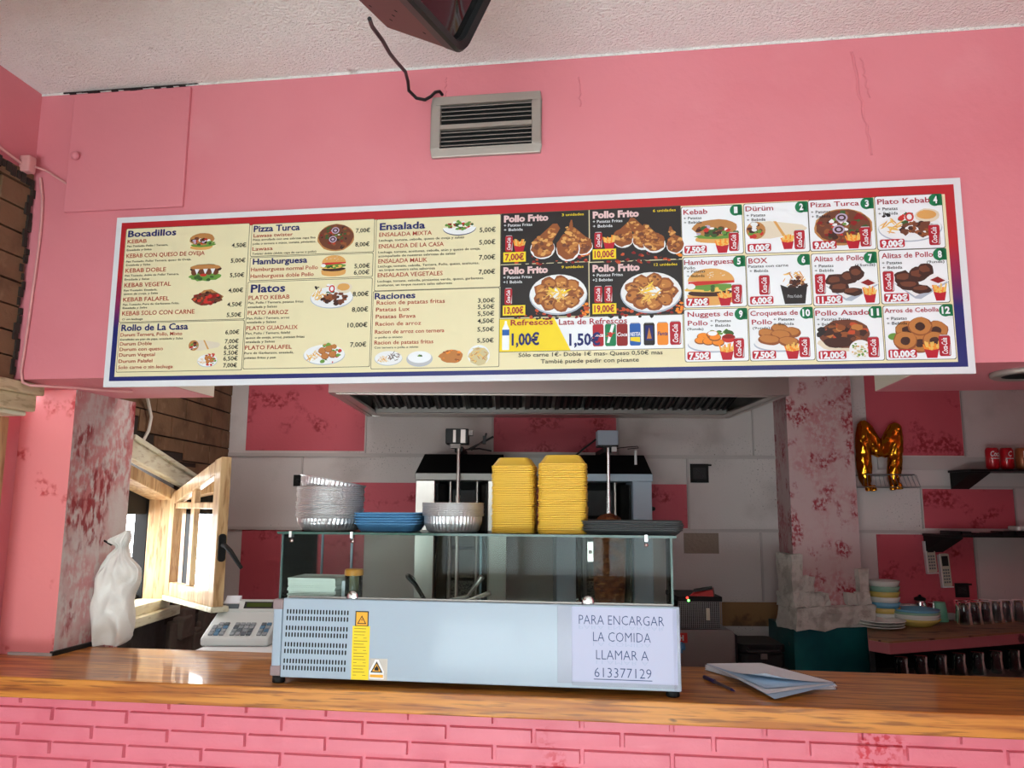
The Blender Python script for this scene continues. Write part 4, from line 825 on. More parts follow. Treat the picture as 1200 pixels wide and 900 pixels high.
# old tube television hung from the ceiling, tipped face down
TB = F(-.328, 1.528, 2.543)
nrm = (UF * .957 - VF * .29); sid = (UF * -.29 - VF * .957); t_ = R_(30)
TN = nrm * math.cos(t_) - Vector((0, 0, 1)) * math.sin(t_); TU = nrm * math.sin(t_) + Vector((0, 0, 1)) * math.cos(t_)
TM = Matrix.Translation(TB) @ Matrix(((sid.x, TN.x, TU.x, 0), (sid.y, TN.y, TU.y, 0), (sid.z, TN.z, TU.z, 0), (0, 0, 0, 1)))
tv = Thing('television', 'small old brown television hung tilted from the ceiling', 'television', tuple(TB))
def TVP(mb): return mb.xf(TM)
W_, H_ = .42, .33
hz = MB(); hz.hexa([(0, -.03, 0), (W_, -.03, 0), (W_, -.03, H_), (0, -.03, H_)], [(0.0, -.215, 0.0), (W_, -.215, 0.0), (W_ - .03, -.215, H_ - .05), (.03, -.215, H_ - .05)]).hexa([(0, -.215, 0), (W_, -.215, 0), (W_ - .03, -.215, H_ - .05), (.03, -.215, H_ - .05)], [(.05, -.30, .045), (W_ - .05, -.30, .045), (W_ - .08, -.30, H_ - .13), (.08, -.30, H_ - .13)])
tv_h = tv.part('housing', TVP(hz), tv_case, bevel=.004)
bz = MB(); ro = rrect(W_ / 2, H_ / 2, W_ + .012, H_ + .012, .03, 5); ri = rrect(W_ / 2, H_ / 2, W_ - .026, H_ - .026, .022, 5); n = len(ro)
rings = [[(q[0], -.03, q[1]) for q in ro], [(q[0], .0, q[1]) for q in ro], [(W_ / 2 + (q[0] - W_ / 2) * .975, .008, H_ / 2 + (q[1] - H_ / 2) * .97) for q in ro], [(q[0], .002, q[1]) for q in ri], [(q[0], -.012, q[1]) for q in ri]]
bz.loft(rings, 0, False, False, False); tv_bz = tv.part('bezel', TVP(bz), black)
sc = MB(); ns = 10
vs = [(W_ / 2 + (i / ns - .5) * (W_ - .022), -.012 + .012 * (1 - (2 * i / ns - 1) ** 2) * (1 - (2 * j / ns - 1) ** 2), H_ / 2 + (j / ns - .5) * (H_ - .022)) for j in range(ns + 1) for i in range(ns + 1)]
sc.add(vs, [(j * (ns + 1) + i, j * (ns + 1) + i + 1, (j + 1) * (ns + 1) + i + 1, (j + 1) * (ns + 1) + i) for j in range(ns) for i in range(ns)], 0, True); tv.part('screen', TVP(sc), screen, parent=tv_bz)
vh = MB()
random.seed(6)
for q in ((.05, -.07), (.09, -.13), (.12, -.10), (.16, -.17), (.20, -.12), (.21, -.16), (.06, -.16), (.28, -.13), (.10, -.19), (.30, -.18)): vh.disc((q[0], q[1], -.0006), .0042, 10, 2, 0, True)
tv.part('vent_holes', TVP(vh), black_m, parent=tv_h)
cb = TM @ Vector((W_ / 2, -.14, H_ - .02)); br = MB().box(cb.x - .05, cb.x + .05, cb.y - .05, cb.y + .05, 2.985, 3.0).tube([(cb.x, cb.y, 2.99), (cb.x, cb.y, cb.z - .02)], .018, 12); tv.part('ceiling_bracket', br, black)
def PF(px, py, v):
    d = fwd + rgt * ((px - 600) / FPX) - upv * ((py - 450) / FPX); t = v / d.dot(VF); return Vector((d.x * t, d.y * t, EYE + d.z * t))
cpx = [(433, 22), (436, 31), (448, 47), (457, 63), (466, 74), (475, 84), (478, 95), (479, 106), (488, 115), (498, 117), (505, 113), (510, 108), (515, 107), (519, 112)]
cvs = [1.62, 1.68, 1.78, 1.90, 2.02, 2.14, 2.21, 2.25, 2.27, 2.28, 2.29, 2.30, 2.31, 2.335]
tv.part('power_cable', MB().tube([PF(a, b_, v) for (a, b_), v in zip(cpx, cvs)], .0052, 8), black)

dl = Thing('downlight', 'round recessed downlight in the pink soffit at the right edge', 'light', (1.19, 2.505, 1.99), True)
dl.part('rim', MB().lathe([(.07, -.002), (.095, -.004), (.10, 0), (.10, .012), (.07, .012), (.07, -.002)], (1.19, 2.505, 1.985), 32), vent_m)
dl.part('lamp_bowl', MB().lathe([(.07, -.001), (.055, .008), (.02, .0095), (0, .0095)], (1.19, 2.505, 1.985), 28), iron)

# wiring at the left corner
jb = MB().box(-1.985, -1.945, 2.255, 2.29, 2.688, 2.745, 0)
single('junction_box', jb, cable_p, 'small pink painted junction box high in the left corner', 'junction box', (-1.98, 2.27, 2.69), True, bevel=.006, weld=True)
def wirepts(px, v): return [PF(a, b_, vv) for (a, b_), vv in zip(px, v)]
def cable(name, pts, r, m, label):
    mb = MB().tube(pts, r, 8); o = pts[0]
    single(name, mb, m, label, 'cable', tuple(o))
cable('power_cable', [F(-1.945, 2.28, 2.712), F(-1.935, 2.32, 2.715), F(-1.91, 2.322, 2.70), F(-1.87, 2.322, 2.675), F(-1.845, 2.322, 2.66)], .004, cable_p, 'thin pale cable from junction box toward the hatch cover')
zs = [2.69, 2.62, 2.55, 2.45, 2.32, 2.20, 2.10, 2.02, 1.985, 1.975]
us = [-1.955, -1.94, -1.935, -1.935, -1.94, -1.945, -1.95, -1.955, -1.945, -1.92]
cable('power_cable', [F(u, 2.323, z) for u, z in zip(us, zs)] + [F(-1.86, 2.45, 1.985), F(-1.80, 2.52, 1.985), F(-1.74, 2.6, 1.99)], .0048, cable_p, 'thicker pale cable running down the left corner and under the soffit')
cable('power_cable', [F(-1.98, 1.6, 2.80), F(-1.978, 2.0, 2.755), F(-1.975, 2.255, 2.715)], .005, cable_p, 'pale cable along the left wall running into the junction box')

# ---------------------------------------------------------------- display case on the counter
dc = Thing('display_case', 'white refrigerated glass topped display case standing on the wooden counter', 'display case', (-.44, 2.46, 1.08), True)
DX0, DX1, DV0, DV1 = -1.0, .147, 2.295, 2.655
for x, y in ((-1.012, 2.315), (.125, 2.325), (-1.0, 2.63), (.125, 2.63)): dc.part('foot', MB().lathe([(0, 0), (.017, 0), (.019, .003), (.018, .02), (0, .02)], (x, y, 1.08), 16), rubber)
dc.part('front_panel', MB().box(DX0, DX1, DV0, DV0 + .014, 1.098, 1.322), white_met, bevel=.003)
dc.part('body', MB().box(DX0 - .02, DX1 - .004, DV0 + .014, DV1, 1.10, 1.281), steel_d, bevel=.003)
dc.part('corner_post', MB().box(-1.032, -1.003, DV0 + .004, DV0 + .03, 1.10, 1.315), white_met, bevel=.006)
for z in ((1.10, 1.13), (1.288, 1.318)): dc.part('corner_cap', MB().box(-1.034, -1.001, DV0 + .0025, DV0 + .032, *z), mat('grey_pink_cap', (150, 128, 130), .5) if z[0] < 1.2 else MATS['grey_pink_cap'], bevel=.004)
dc.part('deck', MB().box(DX0 - .018, DX1 - .006, DV0 + .016, DV1, 1.280, 1.286), steel)
vs_ = MB()
for pr in range(4):
    for rw_ in range(2):
        z = 1.284 - pr * .0465 - rw_ * .019
        for k in range(21):
            x = -.985 + k * .0092 - (pr * 2 + rw_) * .0006
            vs_.prism(rrect(x, z, .0042, .0132, .002, 3), DV0 - .0006, DV0 + .0002, 1, 0)
o = dc.part('vent_slots', vs_, black_m)
def label_tri(mb, x, z, s, y, m0, m1):
    mb.add([(x - s, y, z), (x + s, y, z), (x, y, z + s * 1.72)], [(0, 1, 2)], m0); k = .70; mb.add([(x - s * k, y - .0002, z + s * .18), (x + s * k, y - .0002, z + s * .18), (x, y - .0002, z + s * .18 + s * 1.72 * k)], [(0, 1, 2)], m1)
lb = MB().box(-.778, -.738, DV0 - .0005, DV0, 1.247, 1.290, 0).box(-.775, -.741, DV0 - .0008, DV0, 1.250, 1.287, 1); label_tri(lb, -.758, 1.254, .014, DV0 - .001, 2, 1)
lb.add([(-.757, DV0 - .0014, 1.272), (-.760, DV0 - .0014, 1.264), (-.757, DV0 - .0014, 1.265), (-.759, DV0 - .0014, 1.259), (-.755, DV0 - .0014, 1.267), (-.758, DV0 - .0014, 1.266)], [(0, 1, 2, 3, 4, 5)], 2)
dc.part('warning_label', lb, [iron, o_lab, blk_ink], label='orange electrical warning label')
lb = MB().box(-.785, -.733, DV0 - .0006, DV0, 1.099, 1.248, 0)
random.seed(9)
for k in range(16):
    z = 1.240 - k * .0086
    if k % 4 == 3: lb.box(-.780, -.770, DV0 - .0009, DV0, z, z + .0012, 1).box(-.752, -.742, DV0 - .0009, DV0, z, z + .0012, 1)
    else: lb.box(-.780, -.780 + random.uniform(.03, .042), DV0 - .0009, DV0, z, z + .0014, 1)
dc.part('instruction_label', lb, [y_lab, mat('faded_brown_ink', (140, 110, 20), .6)], label='long yellow instruction label')
lb = MB().box(-.731, -.678, DV0 - .0003, DV0, 1.099, 1.159, 3); lb.prism([(-.731, 1.103), (-.688, 1.103), (-.688, 1.124), (-.704, 1.156), (-.715, 1.156), (-.731, 1.124)], DV0 - .0006, DV0, 1, 0)
label_tri(lb, -.7095, 1.1205, .018, DV0 - .0008, 2, 1)
lb.add([(-.7155, DV0 - .0013, 1.126), (-.7035, DV0 - .0013, 1.126), (-.703, DV0 - .0013, 1.132), (-.706, DV0 - .0013, 1.136), (-.7085, DV0 - .0013, 1.143), (-.711, DV0 - .0013, 1.137), (-.7155, DV0 - .0013, 1.133)], [tuple(range(7))], 2)
lb.box(-.729, -.690, DV0 - .0009, DV0, 1.107, 1.115, 1)
dc.part('warning_label', lb, [white_pl, o_lab, blk_ink, vent_m], label='flammable gas warning label with flame triangle')
# glass
GZ0, GZ1 = 1.288, 1.508
dc.part('top_glass', MB().box(-1.032, .143, 2.302, 2.60, GZ1, GZ1 + .006, 0).box(-1.032, .143, 2.300, 2.3025, GZ1 - .0005, GZ1 + .0065, 1).box(.1425, .144, 2.302, 2.60, GZ1, GZ1 + .006, 1), [glass, gedge])
dc.part('front_glass', MB().box(-1.02, .132, 2.312, 2.317, GZ0, GZ1), glass)
dc.part('side_glass', MB().box(-1.022, -1.017, 2.318, 2.60, GZ0, GZ1, 0).box(-1.0225, -1.0165, 2.3125, 2.3175, GZ0, GZ1, 1), [glass, mat('grey_glass_edge', (90, 110, 108), .2)])
dc.part('side_glass', MB().box(.127, .132, 2.318, 2.60, GZ0, GZ1, 0).box(.1265, .1325, 2.3125, 2.3175, GZ0, GZ1, 1), [glass, MATS['grey_glass_edge']])
for a, b_, yy in ((-1.01, -.44, 2.605), (-.47, .125, 2.612)): dc.part('sliding_door', MB().box(a, b_, yy, yy + .004, GZ0, GZ1, 0).box(a, a + .006, yy - .002, yy + .006, GZ0, GZ1, 1), [glass, white_met])
dc.part('door_rail', MB().box(-1.02, .13, 2.598, 2.622, 1.284, 1.290), steel)
dc.part('front_rail', MB().box(-.99, .13, 2.309, 2.320, 1.319, 1.327), steel_d)
dc.part('door_post', MB().box(-.905, -.898, 2.596, 2.603, 1.29, GZ1), white_met)
for x in (-.795, -.105): dc.part('glass_clip', MB().lathe([(0, -.008), (.012, -.0075), (.018, -.004), (.019, 0), (0, 0)], (x, 2.312, 1.328), 24, 0, True, None, 1), chrome)
for x in (-.99, -.80, .06): dc.part('top_bracket', MB().box(x - .004, x + .004, 2.298, 2.318, GZ1 - .010, GZ1 + .008).lathe([(0, -.004), (.006, -.003), (.006, 0), (0, 0)], (x, 2.312, GZ1 - .02), 14, 0, True, None, 1), chrome)
dc.part('lock_plate', MB().box(-.118, -.100, 2.594, 2.604, 1.42, 1.482).lathe([(0, -.003), (.006, -.002), (.006, 0)], (-.109, 2.594, 1.45), 14, 0, True, None, 1), steel, label='steel lock plate on rear sliding glass')
dc.part('food_pan', MB().box(-.70, .11, 2.36, 2.58, 1.286, 1.292), steel)

# paper notice taped to the case
ps = Thing('paper_notice', 'white paper notice with phone number taped to the display case front', 'notice', (-.002, 2.293, 1.11), True)
px0, px1, pz0, pz1 = -.150, .138, 1.116, 1.317
ps.part('sheet', MB().box(px0, px1, 2.2934, 2.2944, pz0, pz1), notice_p)
ps.part('clear_tape', MB().box(-.19, -.148, 2.2930, 2.2946, 1.112, 1.318).box(.128, .1465, 2.2930, 2.2946, 1.10, 1.318).box(-.15, .135, 2.2930, 2.2934 + .0006, 1.106, 1.119), thin_glass('tape', (252, 248, 250), .3, .25))
lt = MB()
for s, xa, xb, zb, cp in (('PARA ENCARGAR', -.130, .104, 1.270, .026), ('LA COMIDA', -.091, .067, 1.225, .026), ('LLAMAR A', -.083, .060, 1.177, .026), ('613377129', -.088, .067, 1.130, .026)):
    put_text(lt, s, xa, xb, zb, cp, 2.2932, 0, -.012)
    if s[0] != '6':
        vs, fs, a, wd = text_geo(s, -.016); sx_ = (xb - xa) / wd
        vs2 = [(xa + (v[0] - a) * sx_, 2.2933, zb - .002 - v[1] / CAP * .026 * .42) for v in vs if True]
        lt.add(vs2, [f[::-1] for f in fs], 1)
lt.box(-.090, .069, 2.2928, 2.2933, 1.1235, 1.1255, 0)
ps.part('lettering', lt, [ink, ink2])
# ---------------------------------------------------------------- stacks on the glass top
GT = 1.5145
def foil_tray(name, label, org, h_, rb, rt, group, n=96):
    mb = MB(); fl = [0, 0, .010, .013, .008, .002, .002, .002]
    mb.lathe([(0, .0015), (rb * .9, .0), (rb, .004), (rb + (rt - rb) * .5, h_ * .5), (rt - .006, h_ - .002), (rt - .001, h_), (rt, h_ - .002), (rt - .002, h_ - .0045)], (0, 0, 0), n, 0, False, fl)
    o = mb.build(name, foil, None, (0, 0, 0), F(*org), FROT); o['label'] = label; o['category'] = 'foil tray'; o['group'] = group
    return o
def stack(first, count, base, pitch, lab, group, jit=0, seed=1, tilt_last=None):
    rnd = random.Random(seed)
    for k in range(count):
        u, v, z = base; u += rnd.uniform(-jit, jit); v += rnd.uniform(-jit, jit); z += k * pitch
        if k == 0: o = first; o.location = F(u, v, z); o['label'] = lab(1, count)
        else: o = dup(first, F(u, v, z), lab(k + 1, count))
        o.rotation_euler = (0, 0, FROT + rnd.uniform(-.04, .04))
        if k == count - 1 and tilt_last: o.location = F(u, v, z + tilt_last[2]); o.rotation_euler = (tilt_last[0], tilt_last[1], FROT)
def ordlab(what, where):
    return lambda k, n: f'{what}, ' + ('lowest' if k == 1 else 'topmost' if k == n else f'{nth(k)} from the bottom') + f' of {where}'
ft = foil_tray('foil_tray', '', (-.928, 2.45, GT), .043, .088, .106, 'foil trays in the tall left stack')
stack(ft, 22, (-.926, 2.45, GT), .0047, ordlab('round foil tray', 'the tall foil stack'), 'foil trays in the tall left stack', .002, 2, (R_(-3), R_(9.5), .017))
ft2 = foil_tray('foil_tray', '', (-.528, 2.45, GT), .052, .080, .096, 'foil trays in the short stack')
stack(ft2, 9, (-.526, 2.45, GT), .0046, ordlab('crinkled foil tray', 'the short stack beside the yellow boxes'), 'foil trays in the short stack', .001, 3)

def rect_tray(name, w0, d0, w1, d1, h_, r, m, org, lip=.006, inv=False, panel=False):
    mb = MB(); Rg = lambda a, b_, z, rr: [(q[0], q[1], z) for q in rrect(0, 0, a, b_, rr)]
    rs = [Rg(w1 + lip, d1 + lip, h_ - .0035, r), Rg(w1 + lip, d1 + lip, h_, r), Rg(w1, d1, h_, r), Rg(w1 - .004, d1 - .004, h_ - .002, r), Rg(w0 - .003, d0 - .003, .004, r * .9), Rg(w0 - .05, d0 - .05, .004, r * .8)]
    mb.loft(rs, 0, True, False, True)
    mb.loft([Rg(w1 + lip, d1 + lip, h_ - .0035, r), Rg(w1, d1, h_ - .004, r), Rg(w0, d0, .003, r * .9), Rg(w0 - .008, d0 - .008, 0, r * .8)], 0, True, False, True)
    if panel:   # folded corner facets of the foam box
        for sx in (-1, 1):
            for sy in (-1, 1):
                mb.add([(sx * (w0 / 2 - .004), sy * (d0 / 2 - .03), .0), (sx * (w0 / 2 - .03), sy * (d0 / 2 - .004), .0), (sx * (w0 / 2 + .002), sy * (d0 / 2 + .002), h_ * .45)], [(0, 1, 2)], 0)
    if inv:
        mb.v = [(p[0], p[1], h_ - p[2]) for p in mb.v]; mb.f = [f[::-1] for f in mb.f]
    return mb.build(name, m, None, (0, 0, 0), F(*org), FROT)
def bluestack():
    g = 'blue trays on the glass top'; o = rect_tray('plastic_tray', .170, .135, .192, .155, .026, .02, blue_pl, (-.72, 2.44, GT)); o['category'] = 'plastic tray'; o['group'] = g
    stack(o, 5, (-.722, 2.44, GT), .0078, ordlab('blue plastic tray', 'the blue stack between the foil stacks'), g, .0012, 5)
bluestack()
yb = rect_tray('takeaway_box', .094, .100, .124, .130, .029, .018, yel, (-.332, 2.44, GT), .005, True, True); yb['category'] = 'takeaway box'; yb['group'] = 'yellow boxes in the left stack'
stack(yb, 38, (-.3315, 2.44, GT), .0053, ordlab('yellow foam box', 'the left, narrower yellow stack'), 'yellow boxes in the left stack', .0009, 6)
yb2 = rect_tray('takeaway_box', .106, .100, .138, .130, .030, .018, yel, (-.183, 2.44, GT), .005, True, True); yb2['category'] = 'takeaway box'; yb2['group'] = 'yellow boxes in the right stack'
stack(yb2, 39, (-.1815, 2.42, GT), .0053, ordlab('yellow foam box', 'the right, wider yellow stack'), 'yellow boxes in the right stack', .0009, 7)
gt = rect_tray('serving_tray', .262, .18, .282, .20, .016, .03, greytray, (.02, 2.45, GT), .006); gt['category'] = 'tray'; gt['group'] = 'dark trays on the glass top'
stack(gt, 5, (.023, 2.42, GT), .0058, ordlab('dark grey serving tray', 'the flat stack'), 'dark trays on the glass top', .0015, 8)

# ---------------------------------------------------------------- inside the case
nk = Thing('napkin_pack', 'stack of white paper napkins inside the glass case at left', 'napkins', (-.937, 2.42, 1.286), True)
random.seed(21)
m = MB()
for k in range(19):
    z = 1.2868 + k * .0047; a, b_ = random.uniform(-.002, .002), random.uniform(-.003, .003); dz = .0044
    m.prism([(-1.012 + a, 2.35 + b_), (-.862 + a, 2.35 + b_), (-.862 + a, 2.48), (-1.012 + a, 2.48)], z, z + dz, 2, 0)
nk.part('folded_napkins', m, napkin)
tp = Thing('toothpick_jar', 'toothpick jar with orange lid beside the napkins in the case', 'jar', (-.826, 2.41, 1.286), True)
m = MB().lathe([(0, 0), (.026, 0), (.0275, .003), (.0275, .095), (.024, .099), (.0235, .095), (.0245, .004), (0, .003)], (-.826, 2.41, 1.2865), 28); tp.part('jar', m, clear)
tp.part('lid', MB().lathe([(.028, 0), (.029, .002), (.029, .014), (.026, .019), (0, .020), (0, .019)], (-.826, 2.41, 1.381), 28), orange_pl)
m = MB()
for k in range(46):
    a = random.uniform(0, 6.28); q = .021 * math.sqrt(random.random()); x, y = -.826 + q * math.cos(a), 2.41 + q * math.sin(a); dx_, dy_ = random.uniform(-.003, .003), random.uniform(-.003, .003)
    m.tube([(x, y, 1.291), (x + dx_, y + dy_, 1.379)], .0012, 5)
o = tp.part('toothpicks', m, toothwood); o['kind'] = 'stuff'
tp.part('paper_label', MB().box(-.856, -.846, 2.388, 2.39, 1.30, 1.365), paper)
kn = Thing('serving_spoon', 'dark plastic spoon standing in the case right of the toothpicks', 'spoon', (-.64, 2.47, 1.292), True)
m = MB().tube([(-.615, 2.48, 1.298), (-.645, 2.46, 1.352), (-.668, 2.45, 1.378)], [.006, .007, .008], 10); m.prism(rrect(0, 0, .03, .05, .013), 0, .003); m.xf(Matrix.Translation(Vector((-.66, 2.455, 1.372))) @ Matrix.Rotation(R_(38), 4, 'Y') , len(m.v) - 40 if 0 else len(m.v) - 40)
kn.part('handle', m, black)
tg = Thing('tongs', 'steel serving tongs lying in the case pan', 'tongs', (-.46, 2.47, 1.292), True)
tg.part('upper_arm', MB().tube([(-.56, 2.47, 1.299), (-.48, 2.465, 1.320), (-.435, 2.46, 1.380)], [.006, .005, .009], 8), steel)
tg.part('lower_arm', MB().tube([(-.56, 2.475, 1.298), (-.48, 2.48, 1.305), (-.41, 2.47, 1.330)], [.006, .005, .008], 8), steel)

# ---------------------------------------------------------------- notepad, pen, bag
np_ = Thing('notepad', 'spiral notepad with white and pale blue sheets lying on the counter', 'notepad', (.42, 2.58, 1.0805), True)
A0, B0, C0, D0 = Vector((.25, 2.695)), Vector((.43, 2.735)), Vector((.593, 2.478)), Vector((.415, 2.435))
np_.part('back_cover', MB().prism([tuple(q) for q in (A0, D0, C0, B0)][::-1], 1.0805, 1.083), mat('grey_card', (150, 150, 156), .7))
random.seed(31)
m = MB()
for k in range(9):
    d = Vector((random.uniform(-.004, .004), random.uniform(-.006, .006))); z = 1.0832 + k * .0016
    m.prism([tuple(q + d) for q in (B0, C0, D0, A0)][::-1], z, z + .0013)
np_.part('pages', m, paper)
def loose(name, tip, lift, z, mt, w_=.95, curl=0):
    mb = MB(); n = 10; top = []
    for j in range(n + 1):
        for i in range(n + 1):
            s, t = i / n, j / n
            e0 = A0.lerp(B0, s * .97 + .015); e1 = (D0 + Vector(tip)).lerp(C0 + Vector((tip[0] * .15, tip[1] * .15)), s); q = e0.lerp(e1, t * .98)
            zz = z + lift * t * t * (1 - s) + curl * max(0, t * .7 + (1 - s) * .5 - .72) ** 2
            if curl: q = q + (A0 - D0) * .22 * max(0, t * .7 + (1 - s) * .5 - .72) * .8
            top.append((q.x, q.y, zz))
    k = n + 1; fs = [(j * k + i, j * k + i + 1, (j + 1) * k + i + 1, (j + 1) * k + i) for j in range(n) for i in range(n)]
    bot = [(p[0], p[1], p[2] - .0004) for p in top]
    mb.add(top, [f[::-1] for f in fs], 0, True); mb.add(bot, fs, 0, True)
    np_.part(name, mb, mt)
loose('loose_sheet', (-.02, -.135), -.012, 1.0986, bluepaper); loose('loose_sheet', (-.035, -.10), -.008, 1.0995, paper); loose('loose_sheet', (-.03, -.06), -.002, 1.1003, bluepaper)
loose('top_sheet', (-.01, -.03), .0, 1.1012, paper, 1, .12)
m = MB(); ed = (C0 - B0); L0 = ed.length; e1 = ed / L0; n_ = Vector((-e1.y, e1.x)); N_ = 38
pts = []
for k in range(N_ * 10):
    t = k / 10; a = t * 6.283; q = B0 + e1 * (t / N_ * L0) + n_ * (.006 * math.cos(a) - .001); pts.append((q.x, q.y, 1.0915 + .0105 * math.sin(a)))
m.tube(pts, .0007, 4); np_.part('spiral_binding', m, iron)
pn = Thing('pen', 'purple capped ballpoint pen lying left of the notepad', 'pen', (.265, 2.47, 1.085), True)
a, b_ = Vector((.232, 2.565, 1.0862)), Vector((.300, 2.395, 1.0845)); mix = lambda t: a.lerp(b_, t)
pn.part('cap', MB().tube([mix(0), mix(.01), mix(.36)], [.004, .0058, .0058], 12), purple); pn.part('barrel', MB().tube([mix(.36), mix(.9)], [.0045, .0042], 10), mat('clear_grey_barrel', (90, 76, 84), .3)); pn.part('tip', MB().tube([mix(.9), mix(1.0)], [.004, .001], 10), purple)

bg_ = Thing('plastic_bag', 'crumpled white plastic bag hanging on the pillar by the counter', 'plastic bag', (-1.85, 2.79, 1.085), True)
def bag_rings():
    rings = []; n = 72
    prof = [(1.083, -1.945, -1.885, -1.825, .050), (1.10, -1.955, -1.885, -1.80, .056), (1.135, -1.958, -1.88, -1.795, .058), (1.17, -1.958, -1.88, -1.80, .056), (1.205, -1.957, -1.88, -1.807, .054), (1.24, -1.955, -1.878, -1.812, .050), (1.275, -1.953, -1.876, -1.808, .047), (1.31, -1.950, -1.874, -1.797, .043), (1.335, -1.944, -1.872, -1.786, .039), (1.355, -1.934, -1.87, -1.780, .034), (1.38, -1.918, -1.868, -1.80, .028), (1.405, -1.900, -1.866, -1.828, .022), (1.425, -1.886, -1.866, -1.842, .017), (1.437, -1.885, -1.866, -1.845, .016), (1.450, -1.912, -1.866, -1.836, .022), (1.462, -1.910, -1.862, -1.834, .022), (1.478, -1.885, -1.855, -1.835, .016), (1.488, -1.868, -1.852, -1.84, .008)]
    for i, (z, ua, uc, ub, d) in enumerate(prof):
        r = []; gath = max(0, 1 - abs(z - 1.43) / .16)
        for j in range(n):
            q = 6.2832 * j / n; c, s_ = math.cos(q), math.sin(q); sc_ = abs(c) ** .8 * (1 if c > 0 else -1)
            uu = uc + (ub - uc if c > 0 else uc - ua) * sc_; vv = 2.80 + d * s_
            P_ = Vector((uu * 9 + z * 2.2, vv * 9, z * 5.5)); rid = (1 - abs(noise.noise(P_)) * 2.8) * .036 + (1 - abs(noise.noise(P_ * 2.3)) * 2.4) * .020
            pl_ = math.sin(j * 1.35 + z * 7) * .008 * gath
            r.append((uu + noise.noise(P_ * 1.7) * .012, vv - (rid - .02) + pl_, z + noise.noise(Vector((uu * 26, 4, z * 9))) * .010))
        rings.append(r)
    return rings
m = MB().loft(bag_rings(), 0, True, True, True); bo = bg_.part('bag', m, plastic_bag); sb_ = bo.modifiers.new('smooth', 'SUBSURF'); sb_.levels = 1; sb_.render_levels = 1
m = MB().tube([(-1.94, 2.80, 1.455), (-1.91, 2.80, 1.44), (-1.89, 2.80, 1.45)], .004, 8); bg_.part('hook', m, iron)

# ---------------------------------------------------------------- till on its white stand
st = Thing('till_stand', 'white cabinet holding the cash register behind the counter at left', 'cabinet', (-1.03, 3.15, 0), False)
st.part('cabinet', MB().box(-1.15, -.84, 3.02, 3.42, .02, 1.035), white_pl, bevel=.006); st.part('top_board', MB().box(-1.165, -.82, 3.0, 3.44, 1.035, 1.06), white_pl, bevel=.004); st.part('door', MB().box(-1.14, -.85, 3.01, 3.02, .08, 1.0), white_pl, bevel=.003)
cr2 = Thing('cash_register', 'white electronic cash register on the white stand by the window', 'cash register', (-1.045, 3.24, 1.061), False)
X0, X1 = -1.178, -.918
m = MB().prism([(3.12, 1.061), (3.38, 1.061), (3.38, 1.165), (3.30, 1.17), (3.22, 1.135), (3.12, 1.09)], X0, X1, 0, 0); cr2.part('body', m, regw, bevel=.008, weld=True)
m = MB().prism([(3.29, 1.162), (3.38, 1.162), (3.38, 1.205), (3.315, 1.205), (3.29, 1.175)], X0 + .012, X1 - .005, 0, 0); crh = cr2.part('display_housing', m, regw, bevel=.006, weld=True)
sl = math.atan2(1.205 - 1.175, .025)
def onslope(mb, x0, x1, t0, t1, h_, m, y0=3.29, z0=1.175, y1=3.315, z1=1.205):
    d = Vector((y1 - y0, z1 - z0)); nn = Vector((-d.y, d.x)).normalized()
    q = lambda t, h: (y0 + d.x * t + nn.x * h, z0 + d.y * t + nn.y * h)
    a, b_, c, e = q(t0, 0), q(t1, 0), q(t1, h_), q(t0, h_)
    mb.prism([a, b_, c, e], x0, x1, 0, m)
m = MB(); onslope(m, -1.075, -.94, .12, .9, .0015, 0); onslope(m, -1.065, -.965, .28, .75, .0022, 1); cr2.part('display', m, [black, lcd], parent=crh)
m = MB().prism([(3.30, 1.19), (3.34, 1.19), (3.345, 1.222), (3.335, 1.224)], -1.158, -1.10, 0, 0); cr2.part('receipt_paper', m, paper)
m = MB().box(-1.165, -1.095, 3.292, 3.30, 1.175, 1.196); cr2.part('printer_slot', m, keyk)
rnd = random.Random(4)
kd = dict(y0=3.13, z0=1.094, y1=3.215, z1=1.134)
for c in range(11):
    for r in range(4):
        if c in (3, 8): continue
        x = X0 + .024 + c * .0205; t0 = .08 + r * .225; mt = [keyg, keyb, keyr, keyk, regw][rnd.choice([0, 0, 0, 1, 3, 4, 2] if c < 3 else [0, 3, 0, 1] if c < 8 else [3, 1, 0])]
        m = MB(); onslope(m, x, x + .0165, t0, t0 + .18, .006, 0, **kd); cr2.part('key', m, mt)

# ---------------------------------------------------------------- cable by the window, wall sockets
cable('power_cable', [(-1.53, 3.28, 2.05), (-1.545, 3.34, 2.03), (-1.545, 3.385, 1.96), (-1.545, 3.37, 1.90), (-1.545, 3.32, 1.845), (-1.545, 3.24, 1.82)], .007, cable_w, 'loop of white cable hanging on the bare brick above the small window')
def socket(x0, x1, z0, z1, label):
    mb = MB().box(x0, x1, BW - .008, BW - .001, z0, z1, 0); mb.box(x0 + .015, x1 - .015, BW - .0085, BW - .004, z0 + .02, z1 - .02, 1)
    mb.tube([(x0 + .03, BW - .01, z1 - .03), (x0 + .05, BW - .02, (z0 + z1) / 2), (x1 - .03, BW - .012, z0 + .03)], .003, 6, 1)
    mb.box(x1 - .01, x1 + .018, BW - .006, BW - .001, z1 - .012, z1 - .002, 0)
    single('wall_socket', mb, [black_m, black], label, 'socket', ((x0 + x1) / 2, BW - .005, z0))
socket(-1.198, -1.156, 1.69, 1.752, 'open black socket hole in the grey wall behind the tall foil stack')
socket(.985, 1.085, 1.722, 1.825, 'open black socket hole in the grey wall right of the doner grills')
socket(2.395, 2.47, 1.117, 1.192, 'black wall socket on the pink panel above the drinking glasses')

